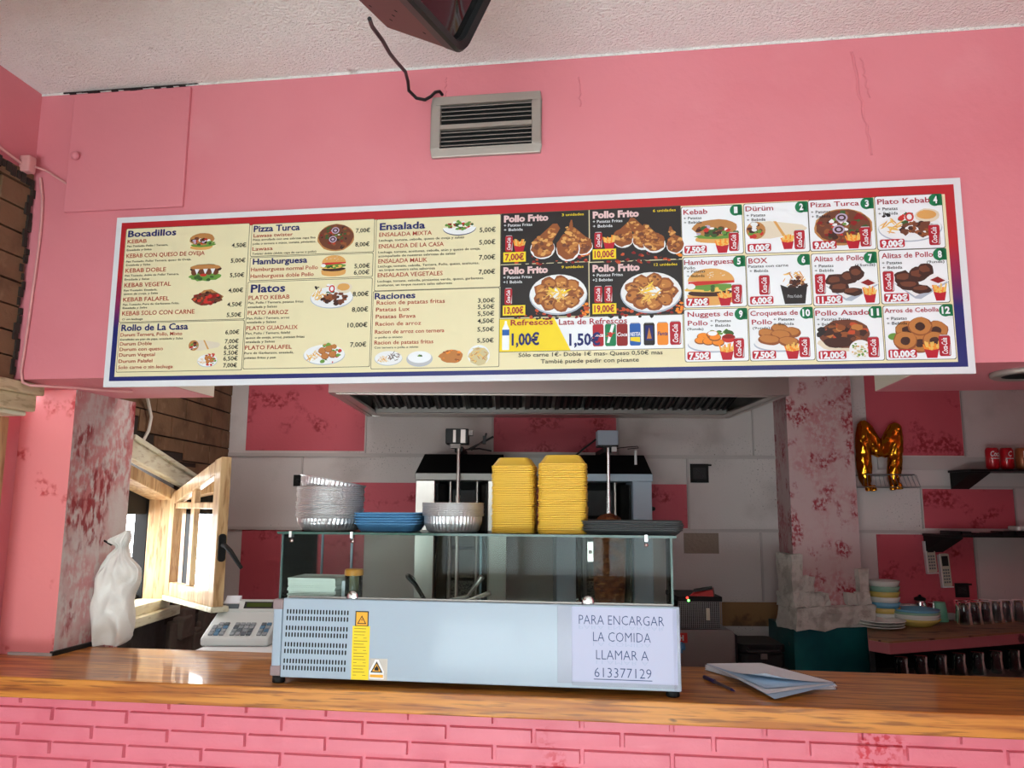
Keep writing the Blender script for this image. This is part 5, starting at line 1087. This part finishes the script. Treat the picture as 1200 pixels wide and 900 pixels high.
# ---------------------------------------------------------------- extractor hood
hd_ = Thing('extractor_hood', 'large stainless steel extractor hood above the doner grills', 'extractor hood', (.2, 3.95, 2.07), False)
hx0, hx1, hy0, hy1, hz0 = -.80, 1.21, 3.42, 4.385, 2.075
m = MB(); t_w = .075
m.box(hx0, hx1, hy0, hy0 + .03, hz0, hz0 + .17).box(hx0, hx0 + .03, hy0 + .03, hy1, hz0, hz0 + .17).box(hx1 - .03, hx1, hy0 + .03, hy1, hz0, hz0 + .17).box(hx0 + .03, hx1 - .03, hy1 - .03, hy1, hz0, hz0 + .17)
m.box(hx0 + .03, hx1 - .03, hy0 + .03, hy0 + t_w, hz0, hz0 + .012).box(hx0 + .03, hx0 + t_w, hy0 + t_w, hy1 - .03, hz0, hz0 + .012).box(hx1 - t_w, hx1 - .03, hy0 + t_w, hy1 - .03, hz0, hz0 + .012).box(hx0 + t_w, hx1 - t_w, hy1 - .16, hy1 - .03, hz0, hz0 + .012)
hd_.part('rim', m, steel, bevel=.003)
m = MB().hexa([(hx0, hy0, hz0 + .17), (hx1, hy0, hz0 + .17), (hx1, hy1, hz0 + .17), (hx0, hy1, hz0 + .17)], [(hx0 + .35, hy0 + .45, 2.70), (hx1 - .35, hy0 + .45, 2.70), (hx1 - .35, hy1, 2.70), (hx0 + .35, hy1, 2.70)]); hd_.part('canopy', m, steel)
m = MB().box(hx0 + .07, hx1 - .07, hy1 - .20, hy1 - .16, hz0 + .004, hz0 + .034); hd_.part('grease_tray', m, steel_d)
for k in range(12):
    x = hx0 + .09 + k * (hx1 - hx0 - .20) / 11.6
    m = MB(); w2 = .138; ya, za, yb_, zb3 = hy0 + .12, hz0 + .155, hy1 - .20, hz0 + .030
    def fl_(x0, x1, d0, d1, mi): m.hexa([(x0, ya, za + d0), (x1, ya, za + d0), (x1, ya, za + d1), (x0, ya, za + d1)], [(x0, yb_, zb3 + d0), (x1, yb_, zb3 + d0), (x1, yb_, zb3 + d1), (x0, yb_, zb3 + d1)], mi)
    fl_(x, x + w2, 0, .010, 1)
    for j in range(4): fl_(x + .010 + j * .033, x + .024 + j * .033, -.008, .0, 0)
    fl_(x, x + .008, -.010, .0, 0)
    hd_.part('baffle_filter', m, [hood_in, black_m])

# ---------------------------------------------------------------- kitchen bench and the two upright grills
bn = Thing('kitchen_bench', 'steel kitchen bench under the two upright doner grills', 'bench', (.15, 4.0, 0), False)
bn.part('worktop', MB().box(-.95, .725, 3.72, 4.38, .915, .95), steel_d, bevel=.003)
for x in (-.90, .69):
    for y in (3.77, 4.33): bn.part('leg', MB().box(x - .02, x + .02, y - .02, y + .02, 0, .915), steel_d)
bn.part('lower_shelf', MB().box(-.93, .71, 3.74, 4.36, .25, .27), steel_d)
def grill(x0, x1, label, motor_white, seed):
    g = Thing('doner_grill', label, 'doner grill', ((x0 + x1) / 2, 4.1, .951), False); cx_ = (x0 + x1) / 2
    yf, yb2 = 4.0, 4.36
    g.part('base', MB().box(x0, x1, 3.78, yb2, .951, 1.03), steel, bevel=.004)
    for a in (x0, x1 - .095): g.part('side_panel', MB().box(a, a + .095, yf, yb2, 1.03, 1.715), steel if not motor_white else white_met, bevel=.003)
    g.part('top_band', MB().box(x0 - .004, x1 + .004, yf - .012, yb2, 1.715, 1.752), steel_d if not motor_white else white_met, bevel=.003)
    g.part('top_cover', MB().hexa([(x0 - .002, yf - .01, 1.752), (x1 + .002, yf - .01, 1.752), (x1 + .002, yb2, 1.752), (x0 - .002, yb2, 1.752)], [(x0 + .03, yf + .10, 1.852), (x1 - .02, yf + .10, 1.852), (x1 - .02, yb2, 1.852), (x0 + .03, yb2, 1.852)]), iron)
    a, b_ = x0 + .095, x1 - .095
    bbk = g.part('burner_back', MB().box(a, b_, 4.25, 4.30, 1.03, 1.715), black_m)
    for k in range(4):
        z = 1.06 + k * .16
        if z < 1.5: g.part('burner_plate', MB().box(a + .045, b_ - .045, 4.232, 4.25, z, z + .145), granite, bevel=.003, parent=bbk)
        else: g.part('burner_plate', MB().box(a + .05, b_ - .05, 4.232, 4.25, z, z + .135), black, bevel=.003, parent=bbk)
    for s, xx in ((1, a), (-1, b_)):
        m = MB(); m.prism([(xx + s * .002, 4.05), (xx + s * .012, 4.05), (xx + s * .05, 4.25), (xx + s * .04, 4.25)] if s > 0 else [(xx - .012, 4.05), (xx - .002, 4.05), (xx - .04, 4.25), (xx - .05, 4.25)], 1.05, 1.70); g.part('reflector_wing', m, iron)
        g.part('support_tube', MB().tube([(xx + s * .062, 4.21, 1.03), (xx + s * .062, 4.21, 1.715)], .010, 12), steel)
    sx_ = cx_ + (.01 if motor_white else -.01)
    g.part('spit_rod', MB().tube([(sx_, 3.90, 1.0), (sx_, 3.90, 1.885)], .0085, 12).tube([(sx_, 3.90, 1.46 + .09), (sx_, 3.90, 1.64)], .0115, 12), chrome if motor_white else steel)
    g.part('turntable', MB().lathe([(0, 0), (.10, 0), (.105, .004), (.105, .014), (0, .016)], (sx_, 3.90, 1.03), 32), steel)
    ar = MB().box(sx_ - .02, sx_ + .02, 3.90, 4.30, 1.853, 1.878); g.part('motor_arm', ar, iron)
    if motor_white:
        g.part('motor_box', MB().box(sx_ - .055, sx_ + .045, 3.855, 3.95, 1.886, 1.958), white_met, bevel=.003); g.part('motor_base', MB().box(sx_ - .055, sx_ + .045, 3.857, 3.95, 1.878, 1.886), black)
        g.part('motor_clip', MB().box(sx_ + .015, sx_ + .037, 3.86, 3.89, 1.855, 1.878), white_pl); g.part('motor_cable', MB().tube([(sx_ - .055, 3.93, 1.92), (sx_ - .12, 3.97, 1.87), (sx_ - .2, 4.05, 1.80)], .005, 8), black)
        g.part('chimney_pin', MB().tube([(x1 - .075, 4.02, 1.80), (x1 - .075, 4.02, 1.872)], .007, 10), white_pl); g.part('wire_hook', MB().tube([(sx_ + .04, 3.93, 1.875), (sx_ + .10, 3.93, 1.882), (sx_ + .15, 3.93, 1.886), (sx_ + .155, 3.93, 1.878), (sx_ + .10, 3.93, 1.872)], .002, 6), iron)
        g.part('gas_knob', MB().lathe([(.022, 0), (.022, .012), (.012, .016), (.010, .03), (0, .034)], (x1, 4.1, 1.58), 18, 0, True, None, 0), black)
    else:
        g.part('motor_box', MB().box(sx_ - .062, sx_ + .05, 3.855, 3.95, 1.888, 1.962), black, bevel=.004); g.part('motor_plate', MB().box(sx_ - .025, sx_ - .012, 3.853, 3.855, 1.895, 1.955).box(sx_ + .012, sx_ + .035, 3.853, 3.855, 1.892, 1.958), steel)
        g.part('motor_clamp', MB().box(sx_ - .04, sx_ + .01, 3.87, 3.93, 1.868, 1.888).box(sx_ + .05, sx_ + .07, 3.86, 3.92, 1.93, 1.955), steel_d)
        g.part('motor_cable', MB().tube([(sx_ + .06, 3.9, 1.86), (sx_ + .09, 3.9, 1.885), (sx_ + .13, 3.9, 1.905), (sx_ + .17, 3.9, 1.928)], .005, 8).tube([(sx_ + .05, 3.9, 1.865), (sx_ + .10, 3.9, 1.89), (sx_ + .128, 3.9, 1.91), (sx_ + .135, 3.9, 1.945)], .005, 8).box(sx_ + .118, sx_ + .134, 3.89, 3.91, 1.89, 1.93).tube([(sx_ + .03, 3.9, 1.862), (sx_ + .10, 3.9, 1.868), (sx_ + .16, 3.92, 1.858)], .004, 8), black)
    return sx_
grill(-.478, -.022, 'left doner grill with bare spit and black motor box', False, 1)
sx2 = grill(.225, .702, 'right doner grill with white motor box, holding the meat', True, 2)
# the roasting meat on the right spit
mp = [(0, 1.558), (.018, 1.556), (.040, 1.548), (.062, 1.530), (.072, 1.505), (.075, 1.46), (.079, 1.42), (.077, 1.38), (.080, 1.34), (.074, 1.30), (.077, 1.26), (.072, 1.20), (.068, 1.15), (.064, 1.10), (.055, 1.06), (0, 1.055)]
m = MB(); n = 44; vs = []
for i, (r, z) in enumerate(mp):
    for j in range(n):
        q = 6.2832 * j / n; d = noise.noise(Vector((math.cos(q) * 2.2, math.sin(q) * 2.2, z * 26))) * .009 + noise.noise(Vector((math.cos(q) * 6, math.sin(q) * 6, z * 60))) * .004
        rr = max(r + (d if 0 < i < len(mp) - 1 else 0), 0); vs.append((sx2 + rr * math.cos(q), 3.90 + rr * math.sin(q), z))
m.add(vs, [(i * n + j, (i + 1) * n + j, (i + 1) * n + (j + 1) % n, i * n + (j + 1) % n) for i in range(len(mp) - 1) for j in range(n)], 0, True)
mo = single('doner_meat', m, meat, 'browned cone of stacked doner meat on the right spit', 'meat', (sx2, 3.90, 1.055)); s_ = mo.modifiers.new('smooth', 'SUBSURF'); s_.levels = 1; s_.render_levels = 2
dm = mo.modifiers.new('rough', 'DISPLACE'); tx = bpy.data.textures.new('meat_layers', 'CLOUDS'); tx.noise_scale = .022; dm.texture = tx; dm.strength = .010; dm.texture_coords = 'LOCAL'

# ---------------------------------------------------------------- machines right of the case, behind the counter
fr_ = Thing('counter_fryer', 'stainless machine cabinet with red label behind the counter', 'kitchen machine', (.9, 3.92, 0), False)
fr_.part('cabinet', MB().prism(rrect(.90, .515, .33, 1.0, .03, 5), 3.9, 4.30, 1, 0), steel_d, bevel=.004); fr_.part('side_trim', MB().box(1.066, 1.076, 3.905, 4.30, .10, .99), black)
fr_.part('red_label', MB().box(.795, .838, 3.897, 3.90, .955, 1.0, 0).box(.80, .806, 3.8955, 3.897, .965, .99, 1).box(.80, .818, 3.8955, 3.897, .975, .98, 1).box(.814, .82, 3.8955, 3.897, .965, .99, 1), [red_pl, white_pl])
bk_ = Thing('mesh_heater', 'dark mesh sided heater box with two lit indicator lamps', 'heater', (.9, 4.0, 1.02), False)
hx = (.80, 1.005)
bk_.part('body', MB().box(hx[0] + .008, hx[1] - .008, 3.912, 4.19, 1.02, 1.145), black_m)
m = MB()
for k in range(23): x = hx[0] + k * (hx[1] - hx[0]) / 22; m.box(x - .0012, x + .0012, 3.900, 3.904, 1.02, 1.145)
for k in range(14): z = 1.022 + k * .0093; m.box(hx[0], hx[1], 3.898, 3.902, z - .001, z + .001)
bk_.part('wire_mesh', m, wire)
bk_.part('control_strip', MB().box(hx[0] - .004, hx[1] + .004, 3.895, 4.2, 1.145, 1.168), iron, bevel=.003)
bk_.part('indicator_lamp', MB().lathe([(.006, 0), (.005, -.004), (0, -.006)], (.848, 3.895, 1.150), 12, 0, True, None, 1), led_g, label='lit green indicator lamp'); bk_.part('indicator_lamp', MB().lathe([(.006, 0), (.005, -.004), (0, -.006)], (.842, 3.895, 1.163), 12, 0, True, None, 1), led_r, label='lit red indicator lamp')
bk_.part('handle', MB().box(.93, .945, 3.885, 3.9, 1.06, 1.115), beige); bk_.part('lid', MB().hexa([(.86, 3.93, 1.168), (.97, 3.90, 1.168), (1.0, 4.0, 1.168), (.90, 4.05, 1.168)], [(.88, 3.93, 1.185), (.965, 3.90, 1.20), (.99, 3.98, 1.203), (.91, 4.03, 1.19)]), red_pl)
single('phone', MB().hexa([(.875, 3.90, 1.187), (.962, 3.89, 1.204), (.972, 3.93, 1.206), (.886, 3.95, 1.190)], [(.874, 3.90, 1.196), (.960, 3.89, 1.213), (.970, 3.93, 1.215), (.885, 3.95, 1.199)]), black, 'black phone lying tilted on top of the mesh heater', 'phone', (.92, 3.92, 1.19))
pot = Thing('black_griddle', 'black sandwich griddle on the low bench left of the teal pilaster base', 'griddle', (1.18, 3.98, .85), False)
pot.part('lower_plate', MB().prism(rrect(1.185, 3.99, .21, .26, .03), .85, .91), black, bevel=.004, weld=True); pot.part('upper_plate', MB().prism(rrect(1.185, 3.99, .215, .265, .03), .918, .955), iron, bevel=.006, weld=True); pot.part('handle', MB().tube([(1.11, 3.86, .935), (1.11, 3.82, .93), (1.25, 3.82, .93), (1.25, 3.86, .935)], .008, 10), black); pot.part('latch', MB().box(1.17, 1.20, 3.852, 3.862, .89, .93), steel_d)
lb_ = Thing('low_bench', 'dark low bench carrying the black griddle', 'bench', (1.18, 4.0, 0), False)
lb_.part('top', MB().box(1.08, 1.30, 3.84, 4.38, .82, .85), iron, bevel=.003); lb_.part('side', MB().box(1.08, 1.10, 3.86, 4.36, 0, .82), iron); lb_.part('side', MB().box(1.28, 1.30, 3.86, 4.36, 0, .82), iron)
single('spray_nozzle', MB().lathe([(0, 0), (.018, 0), (.020, .01), (.016, .028), (.006, .034), (0, .034)], (.80, 3.86, 0.0), 18).xf(Matrix.Translation(Vector((0, 0, .93)))).box(.795, .805, 3.855, 3.905, .915, .932), blue_pl, 'small blue cap just right of the case, above the counter edge', 'cap', (.80, 3.86, .93))

# ---------------------------------------------------------------- back bar at the right
ba = Thing('back_bar', 'worn wooden back bar with pink edge along the right wall', 'bar', (2.2, 4.0, 0), False)
P0, P1 = Vector((1.66, 3.72)), Vector((3.3, 4.40)); P0b = Vector((1.80, 4.10))
e = [(1.70, 3.685), (3.42, 4.45 - .02), (3.42, 4.39), (1.84, 4.39), (1.81, 4.12), (1.645, 3.775)]
e = [(1.70, 3.69), (3.42, 4.36), (3.42, 4.39), (1.84, 4.39), (1.81, 4.17), (1.645, 3.78)]
ba.part('top', MB().prism(e, .992, 1.0, 2, 0), bar_wood)
ba.part('edge_board', MB().prism([(q[0] - .004, q[1] - .006) if i < 2 or i == 5 else q for i, q in enumerate(e)], .945, .992, 2, 0), bar_edge, weld=True)
ba.part('front_frame', MB().prism([(1.72, 3.80), (3.42, 4.37), (3.42, 4.385), (1.74, 4.0)], .0, .05, 2, 0).prism([(1.83, 4.37), (3.42, 4.37), (3.42, 4.39), (1.83, 4.39)], .0, .945, 2, 0), black_m)
ba.part('shelf', MB().prism([(1.74, 3.80), (3.3, 4.36), (1.84, 4.37)], .74, .755, 2, 0), mat('dusty_shelf', (120, 112, 104), .6))
ba.part('end_panel', MB().prism([(1.655, 3.80), (1.675, 3.79), (1.835, 4.18), (1.815, 4.18)], 0, .945, 2, 0), black_m)

def crockery(name, prof, m, org, label, cat, group=None, n=36):
    mb = MB().lathe(prof, (0, 0, 0), n); o = mb.build(name, m, None, (0, 0, 0), Vector(org)); o['label'] = label; o['category'] = cat
    if group: o['group'] = group
    return o
BZ = 1.0005
pp_ = lambda r, h: [(0, 0), (r * .55, 0), (r * .6, .003), (r * .95, h), (r, h + .002), (r, h + .005), (r * .94, h + .004), (r * .58, .006), (0, .006)]
x, y = 1.835, 4.09
for k in range(3):
    crockery('plate', pp_(.112, .010), cer_w, (x + .006 * k + .008, y + .004 * k, BZ + k * .0125), f'white plate, {["lowest", "middle", "topmost"][k]} of the flat pile left on the back bar', 'plate', 'flat plates on the back bar')
bowl = lambda r, h: [(0, 0), (r * .55, 0), (r * .62, .004), (r * .9, h * .6), (r, h), (r * .97, h + .001), (r * .86, h * .62), (r * .55, .008), (0, .007)]
bx, by = 1.94, 4.24
cols = [cer_w, cer_y, cer_b, cer_w, cer_y, cer_g, cer_w]; cn = ['white', 'yellow', 'blue', 'white', 'yellow', 'green', 'white']
for k in range(7):
    crockery('bowl', bowl(.075 + k * .0007, .055), cols[k], (bx, by, BZ + k * .027), f'{cn[k]} bowl, {"lowest" if k == 0 else "topmost" if k == 6 else nth(k + 1) + " from the bottom"} of the tall bowl stack', 'bowl', 'tall bowl stack on the back bar')
cx_, cy_ = 2.065, 4.17
cols = [cer_y, cer_w, cer_w, cer_g, cer_b]; cn = ['yellow', 'white', 'cream white', 'green', 'blue']
for k in range(5):
    crockery('dish', bowl(.112, .038), cols[k], (cx_, cy_, BZ + k * .0115), f'{cn[k]} dish, {["lowest", "second", "middle", "fourth", "topmost"][k]} of the wide low stack on the back bar', 'dish', 'wide low dish stack')
crockery('cup', [(0, .0), (.038, 0), (.040, .003), (.030, .098), (.028, .10), (0, .10)], mint, (2.27, 4.33, BZ), 'mint green plastic cup upside down behind the wide dishes', 'cup')
# cups hanging behind the bowls
for k, (x, y) in enumerate(((2.085, 4.345), (2.115, 4.335))):
    t = Thing('coffee_cup', ['white coffee cup behind the bowls, left of the pair', 'white coffee cup behind the bowls, right of the pair'][k], 'cup', (x, y, BZ), False, 'white coffee cups')
    t.part('cup', MB().lathe([(0, 0), (.022, 0), (.026, .004), (.032, .05), (.034, .085), (.031, .085), (.028, .05), (.02, .008), (0, .008)], (x, y, BZ), 28), cer_w)
    t.part('handle', MB().tube([(x + .032, y - .01, BZ + .07), (x + .05, y - .02, BZ + .065), (x + .05, y - .02, BZ + .035), (x + .03, y - .01, BZ + .025)], .004, 8), cer_w)
rk = Thing('jug', 'small steel jug with spout beside the white cups', 'jug', (2.17, 4.33, BZ), False)
rk.part('body', MB().lathe([(0, 0), (.03, 0), (.032, .004), (.034, .06), (.026, .095), (.028, .11), (.025, .11), (.022, .095), (.03, .06), (0, .006)], (2.17, 4.33, BZ), 28), chrome); rk.part('handle', MB().tube([(2.20, 4.31, BZ + .10), (2.225, 4.30, BZ + .098), (2.225, 4.30, BZ + .05), (2.20, 4.31, BZ + .035)], .004, 8), chrome); rk.part('lid', MB().lathe([(.03, 0), (.028, .01), (.01, .016), (.005, .026), (0, .027)], (2.17, 4.33, BZ + .11), 24), iron)
gp_ = [(0, .112), (.029, .112), (.032, .108), (.030, .07), (.036, .004), (.036, 0), (.034, .0), (.034, .004), (.028, .07), (.028, .104), (0, .106)]
gx = [(2.335, 4.215), (2.405, 4.24), (2.475, 4.265), (2.55, 4.30), (2.375, 4.315), (2.45, 4.335), (2.525, 4.35), (2.62, 4.33), (2.70, 4.345)]
g0 = None
for k, (x, y) in enumerate(gx):
    lab = f'{nth(k + 1)} drinking glass from the left in the front row on the back bar' if k < 4 else f'{nth(k - 3)} drinking glass from the left in the back row by the wall'
    if g0 is None: g0 = crockery('drinking_glass', gp_, clear, (x, y, BZ), lab, 'glass', 'upturned glasses on the back bar', 24)
    else: dup(g0, (x, y, BZ), lab)
for k in range(7):
    dup(g0, (1.93 + k * .115, 4.08 + k * .036, .7555), f'{nth(k + 1)} glass from the left in the dark under the back bar', group='glasses under the back bar')

# remote controls in wall holders
def remote(x, z, tilt, lab):
    t = Thing('remote_control', lab, 'remote control', (x, BW - .02, z), False, 'remote controls on the pink panel', 0)
    M = Matrix.Translation(Vector((x, BW - .012, z))) @ Matrix.Rotation(tilt, 4, 'Y')
    q = lambda m_: m_.xf(M)
    rb_ = t.part('body', q(MB().prism(rrect(0, .085, .048, .17, .008), -.016, .0, 1, 0)), beige); t.part('holder', q(MB().box(-.029, -.024, -.02, .006, -.004, .165).box(-.029, .029, -.02, .006, -.008, -.003)), white_pl)
    t.part('display', q(MB().box(-.017, .017, -.0175, -.016, .105, .158)), black, parent=rb_)
    kb = MB()
    for r in range(5):
        for c in range(3): kb.box(-.017 + c * .0125, -.009 + c * .0125, -.0175, -.016, .016 + r * .016, .025 + r * .016)
    t.part('buttons', q(kb), keyk, parent=rb_)
remote(2.272, 1.25, R_(-3), 'upper left beige remote control on the pink panel'); remote(2.347, 1.178, R_(-3), 'lower right beige remote control on the pink panel')

# wall shelves with brackets
def shelf(x0, x1, z, bx_, label, bent=0):
    t = Thing('wall_shelf', label, 'shelf', ((x0 + x1) / 2, BW - .1, z), False)
    t.part('board', MB().box(x0, x1, BW - .24, BW - .013, z - .012, z), iron)
    for b_ in bx_: t.part('bracket', MB().prism([(BW - .013, z - .012), (BW - .22, z - .012), (BW - .22, z - .02), (BW - .013, z - .10)], b_, b_ + .10, 0, 0), black_m)
    return t
shelf(2.40, 3.42, 1.795, (2.41,), 'upper black wall shelf holding the drink cans'); s2_ = shelf(2.235, 3.42, 1.455, (2.24,), 'lower black wall shelf with dark clutter at the right')
m = MB(); random.seed(17)
for k in range(14): x = 2.28 + k * .07; m.box(x, x + random.uniform(.03, .09), BW - .2, BW - random.uniform(.08, .12), 1.455, 1.455 + random.uniform(.008, .02))
single('clutter_tray', m, black, 'flat dark clutter lying along the lower black shelf', 'clutter', (2.7, BW - .15, 1.455))
single('towel', MB().prism(rrect(2.71, BW - .12, .10, .10, .02), 1.476, 1.50), cer_w, 'folded white cloth on the clutter of the lower shelf', 'cloth', (2.71, BW - .12, 1.476), bevel=.006, weld=True)
canp = [(0, .002), (.022, .0), (.027, .004), (.033, .014), (.033, .104), (.027, .116), (.026, .119), (.024, .116), (0, .115)]
for k, (x, mt, lab, wd_) in enumerate(((2.575, red_dk, 'leftmost red drink can on the upper shelf', 'Coca'), (2.652, red_dk, 'red drink can on the upper shelf, beside the copper can', 'C'), (2.735, can_br, 'copper coloured drink can on the upper shelf', ''), (2.815, can_go, 'gold drink can at the right edge on the upper shelf', ''))):
    t = Thing('drink_can', lab, 'can', (x, 4.26, 1.7955), False, 'drink cans on the upper shelf')
    cbd = t.part('body', MB().lathe(canp[2:6], (x, 4.26, 1.7955), 32), mt); t.part('lid', MB().lathe(canp[5:], (x, 4.26, 1.7955), 32).lathe(canp[:3], (x, 4.26, 1.7955), 32), chrome)
    lg = MB()
    def curved(mb, x0, x1, z0, z1, ax):
        for i in range(6):
            a0 = x0 + (x1 - x0) * i / 6; a1 = x0 + (x1 - x0) * (i + 1) / 6; f = lambda a: (ax + .0333 * math.sin(a), 4.26 - .0333 * math.cos(a))
            p, q = f(a0), f(a1); mb.add([(*p, z0), (*q, z0), (*q, z1), (*p, z1)], [(0, 1, 2, 3)], 0)
    if k == 2: curved(lg, -.35, .35, 1.86, 1.895, x); curved(lg, -.15, .15, 1.84, 1.915, x)
    elif k < 2:
        vs, fs, a, w_ = text_geo(wd_, .02, .25); lg.add([(x + .0336 * math.sin((v[0] - a - w_ / 2) / w_ * (1.5 if k == 0 else .6)), 4.26 - .0336 * math.cos((v[0] - a - w_ / 2) / w_ * (1.5 if k == 0 else .6)), 1.866 + v[1] / CAP * .028) for v in vs], fs)
        curved(lg, -.7, .7, 1.853, 1.857, x)
    else: curved(lg, -.3, .3, 1.86, 1.89, x)
    t.part('emblem', lg, white_pl, parent=cbd)

# wire basket and gold letter balloon
wb = Thing('wire_basket', 'small wire basket hung on the wall, holding the gold balloon', 'basket', (1.98, 4.3, 1.69), False)
m = MB(); x0, x1, y0, y1, zt_, zb2 = 1.872, 2.15, 4.20, 4.385, 1.765, 1.70
for (za, zc) in ((zt_, .003), (zb2, .002)):
    a0, a1 = (x0, x1 + .06) if za == zb2 else (x0, x1); b0 = y0
    m.tube([(x0, b0, za), (x1 - (0.03 if za == zt_ else 0), b0, za), (x1, y1, za), (x0, y1, za), (x0, b0, za)], zc, 6)
for k in range(13):
    t = k / 12; x = x0 + (x1 - .03 - x0) * t; m.tube([(x, y0, zt_), (x0 + (x1 - x0) * t, y0, zb2), (x0 + (x1 - x0) * t, y1, zb2)], .0014, 5)
for k in range(4): y = y0 + (y1 - y0) * k / 4; m.tube([(x0, y, zt_), (x0, y, zb2), (x1, y, zb2), (x1 - .02, y, zt_)], .0014, 5)
wb.part('wire_frame', m, wire)
# letter M: four swollen strokes with crimped seam
bl = Thing('letter_balloon', 'gold foil balloon shaped like the letter M, sagging in the wire basket', 'balloon', (1.97, 4.27, 1.70), False)
bm = bmesh.new()
def stroke(pts, r0, r1):
    me = MB(); n = len(pts)
    return pts, r0, r1
mx = MB()
def puff(pts, rs, dep):
    k = 16; vs = []
    for i, p in enumerate(pts):
        for j in range(k):
            a = 6.2832 * j / k; ca, sa = math.cos(a), math.sin(a); q = .5 + .5 * abs(ca) ** .5
            d = (Vector(pts[min(i + 1, len(pts) - 1)]) - Vector(pts[max(i - 1, 0)])).normalized(); nx_ = Vector((d.z, 0, -d.x))
            wr = 1 + .07 * math.sin(i * 2.3 + j * 1.7)
            c = Vector(p) + nx_ * rs[i] * ca * wr + Vector((0, 1, 0)) * dep[i] * sa * wr; vs.append(c)
    mx.add(vs, [(i * k + j, i * k + (j + 1) % k, (i + 1) * k + (j + 1) % k, (i + 1) * k + j) for i in range(len(pts) - 1) for j in range(k)], 0, True); mx.add(vs[:k], [list(range(k))[::-1]], 0); mx.add(vs[-k:], [list(range(k))], 0)
yv = 4.27
def seg(a, b_, r, d, n=8, bow=0):
    pts = [(a[0] + (b_[0] - a[0]) * i / n + bow * math.sin(math.pi * i / n), yv, a[1] + (b_[1] - a[1]) * i / n) for i in range(n + 1)]
    t = [min(1, .35 + 1.2 * math.sin(math.pi * (i + .35) / (n + .7))) for i in range(n + 1)]; puff(pts, [r * q for q in t], [d * q for q in t])
seg((1.895, 1.705), (1.900, 2.055), .040, .038, 10, -.008); seg((2.035, 1.705), (2.075, 2.035), .038, .038, 10, .006); seg((1.885, 2.05), (1.985, 1.865), .043, .034, 8); seg((2.085, 2.04), (1.985, 1.865), .043, .034, 8)
for q in ((1.93, 1.69), (1.90, 1.69), (2.03, 1.695), (2.07, 1.70)): mx.tube([(q[0], yv, q[1] + .02), (q[0] + .004, yv - .005, q[1] - .012)], [.014, .018], 8)
bo_ = bl.part('letter', mx, gold); s_ = bo_.modifiers.new('remesh', 'REMESH'); s_.mode = 'VOXEL'; s_.voxel_size = .005; s_.use_smooth_shade = True
s2 = bo_.modifiers.new('smooth', 'SMOOTH'); s2.iterations = 6; s2.factor = .5
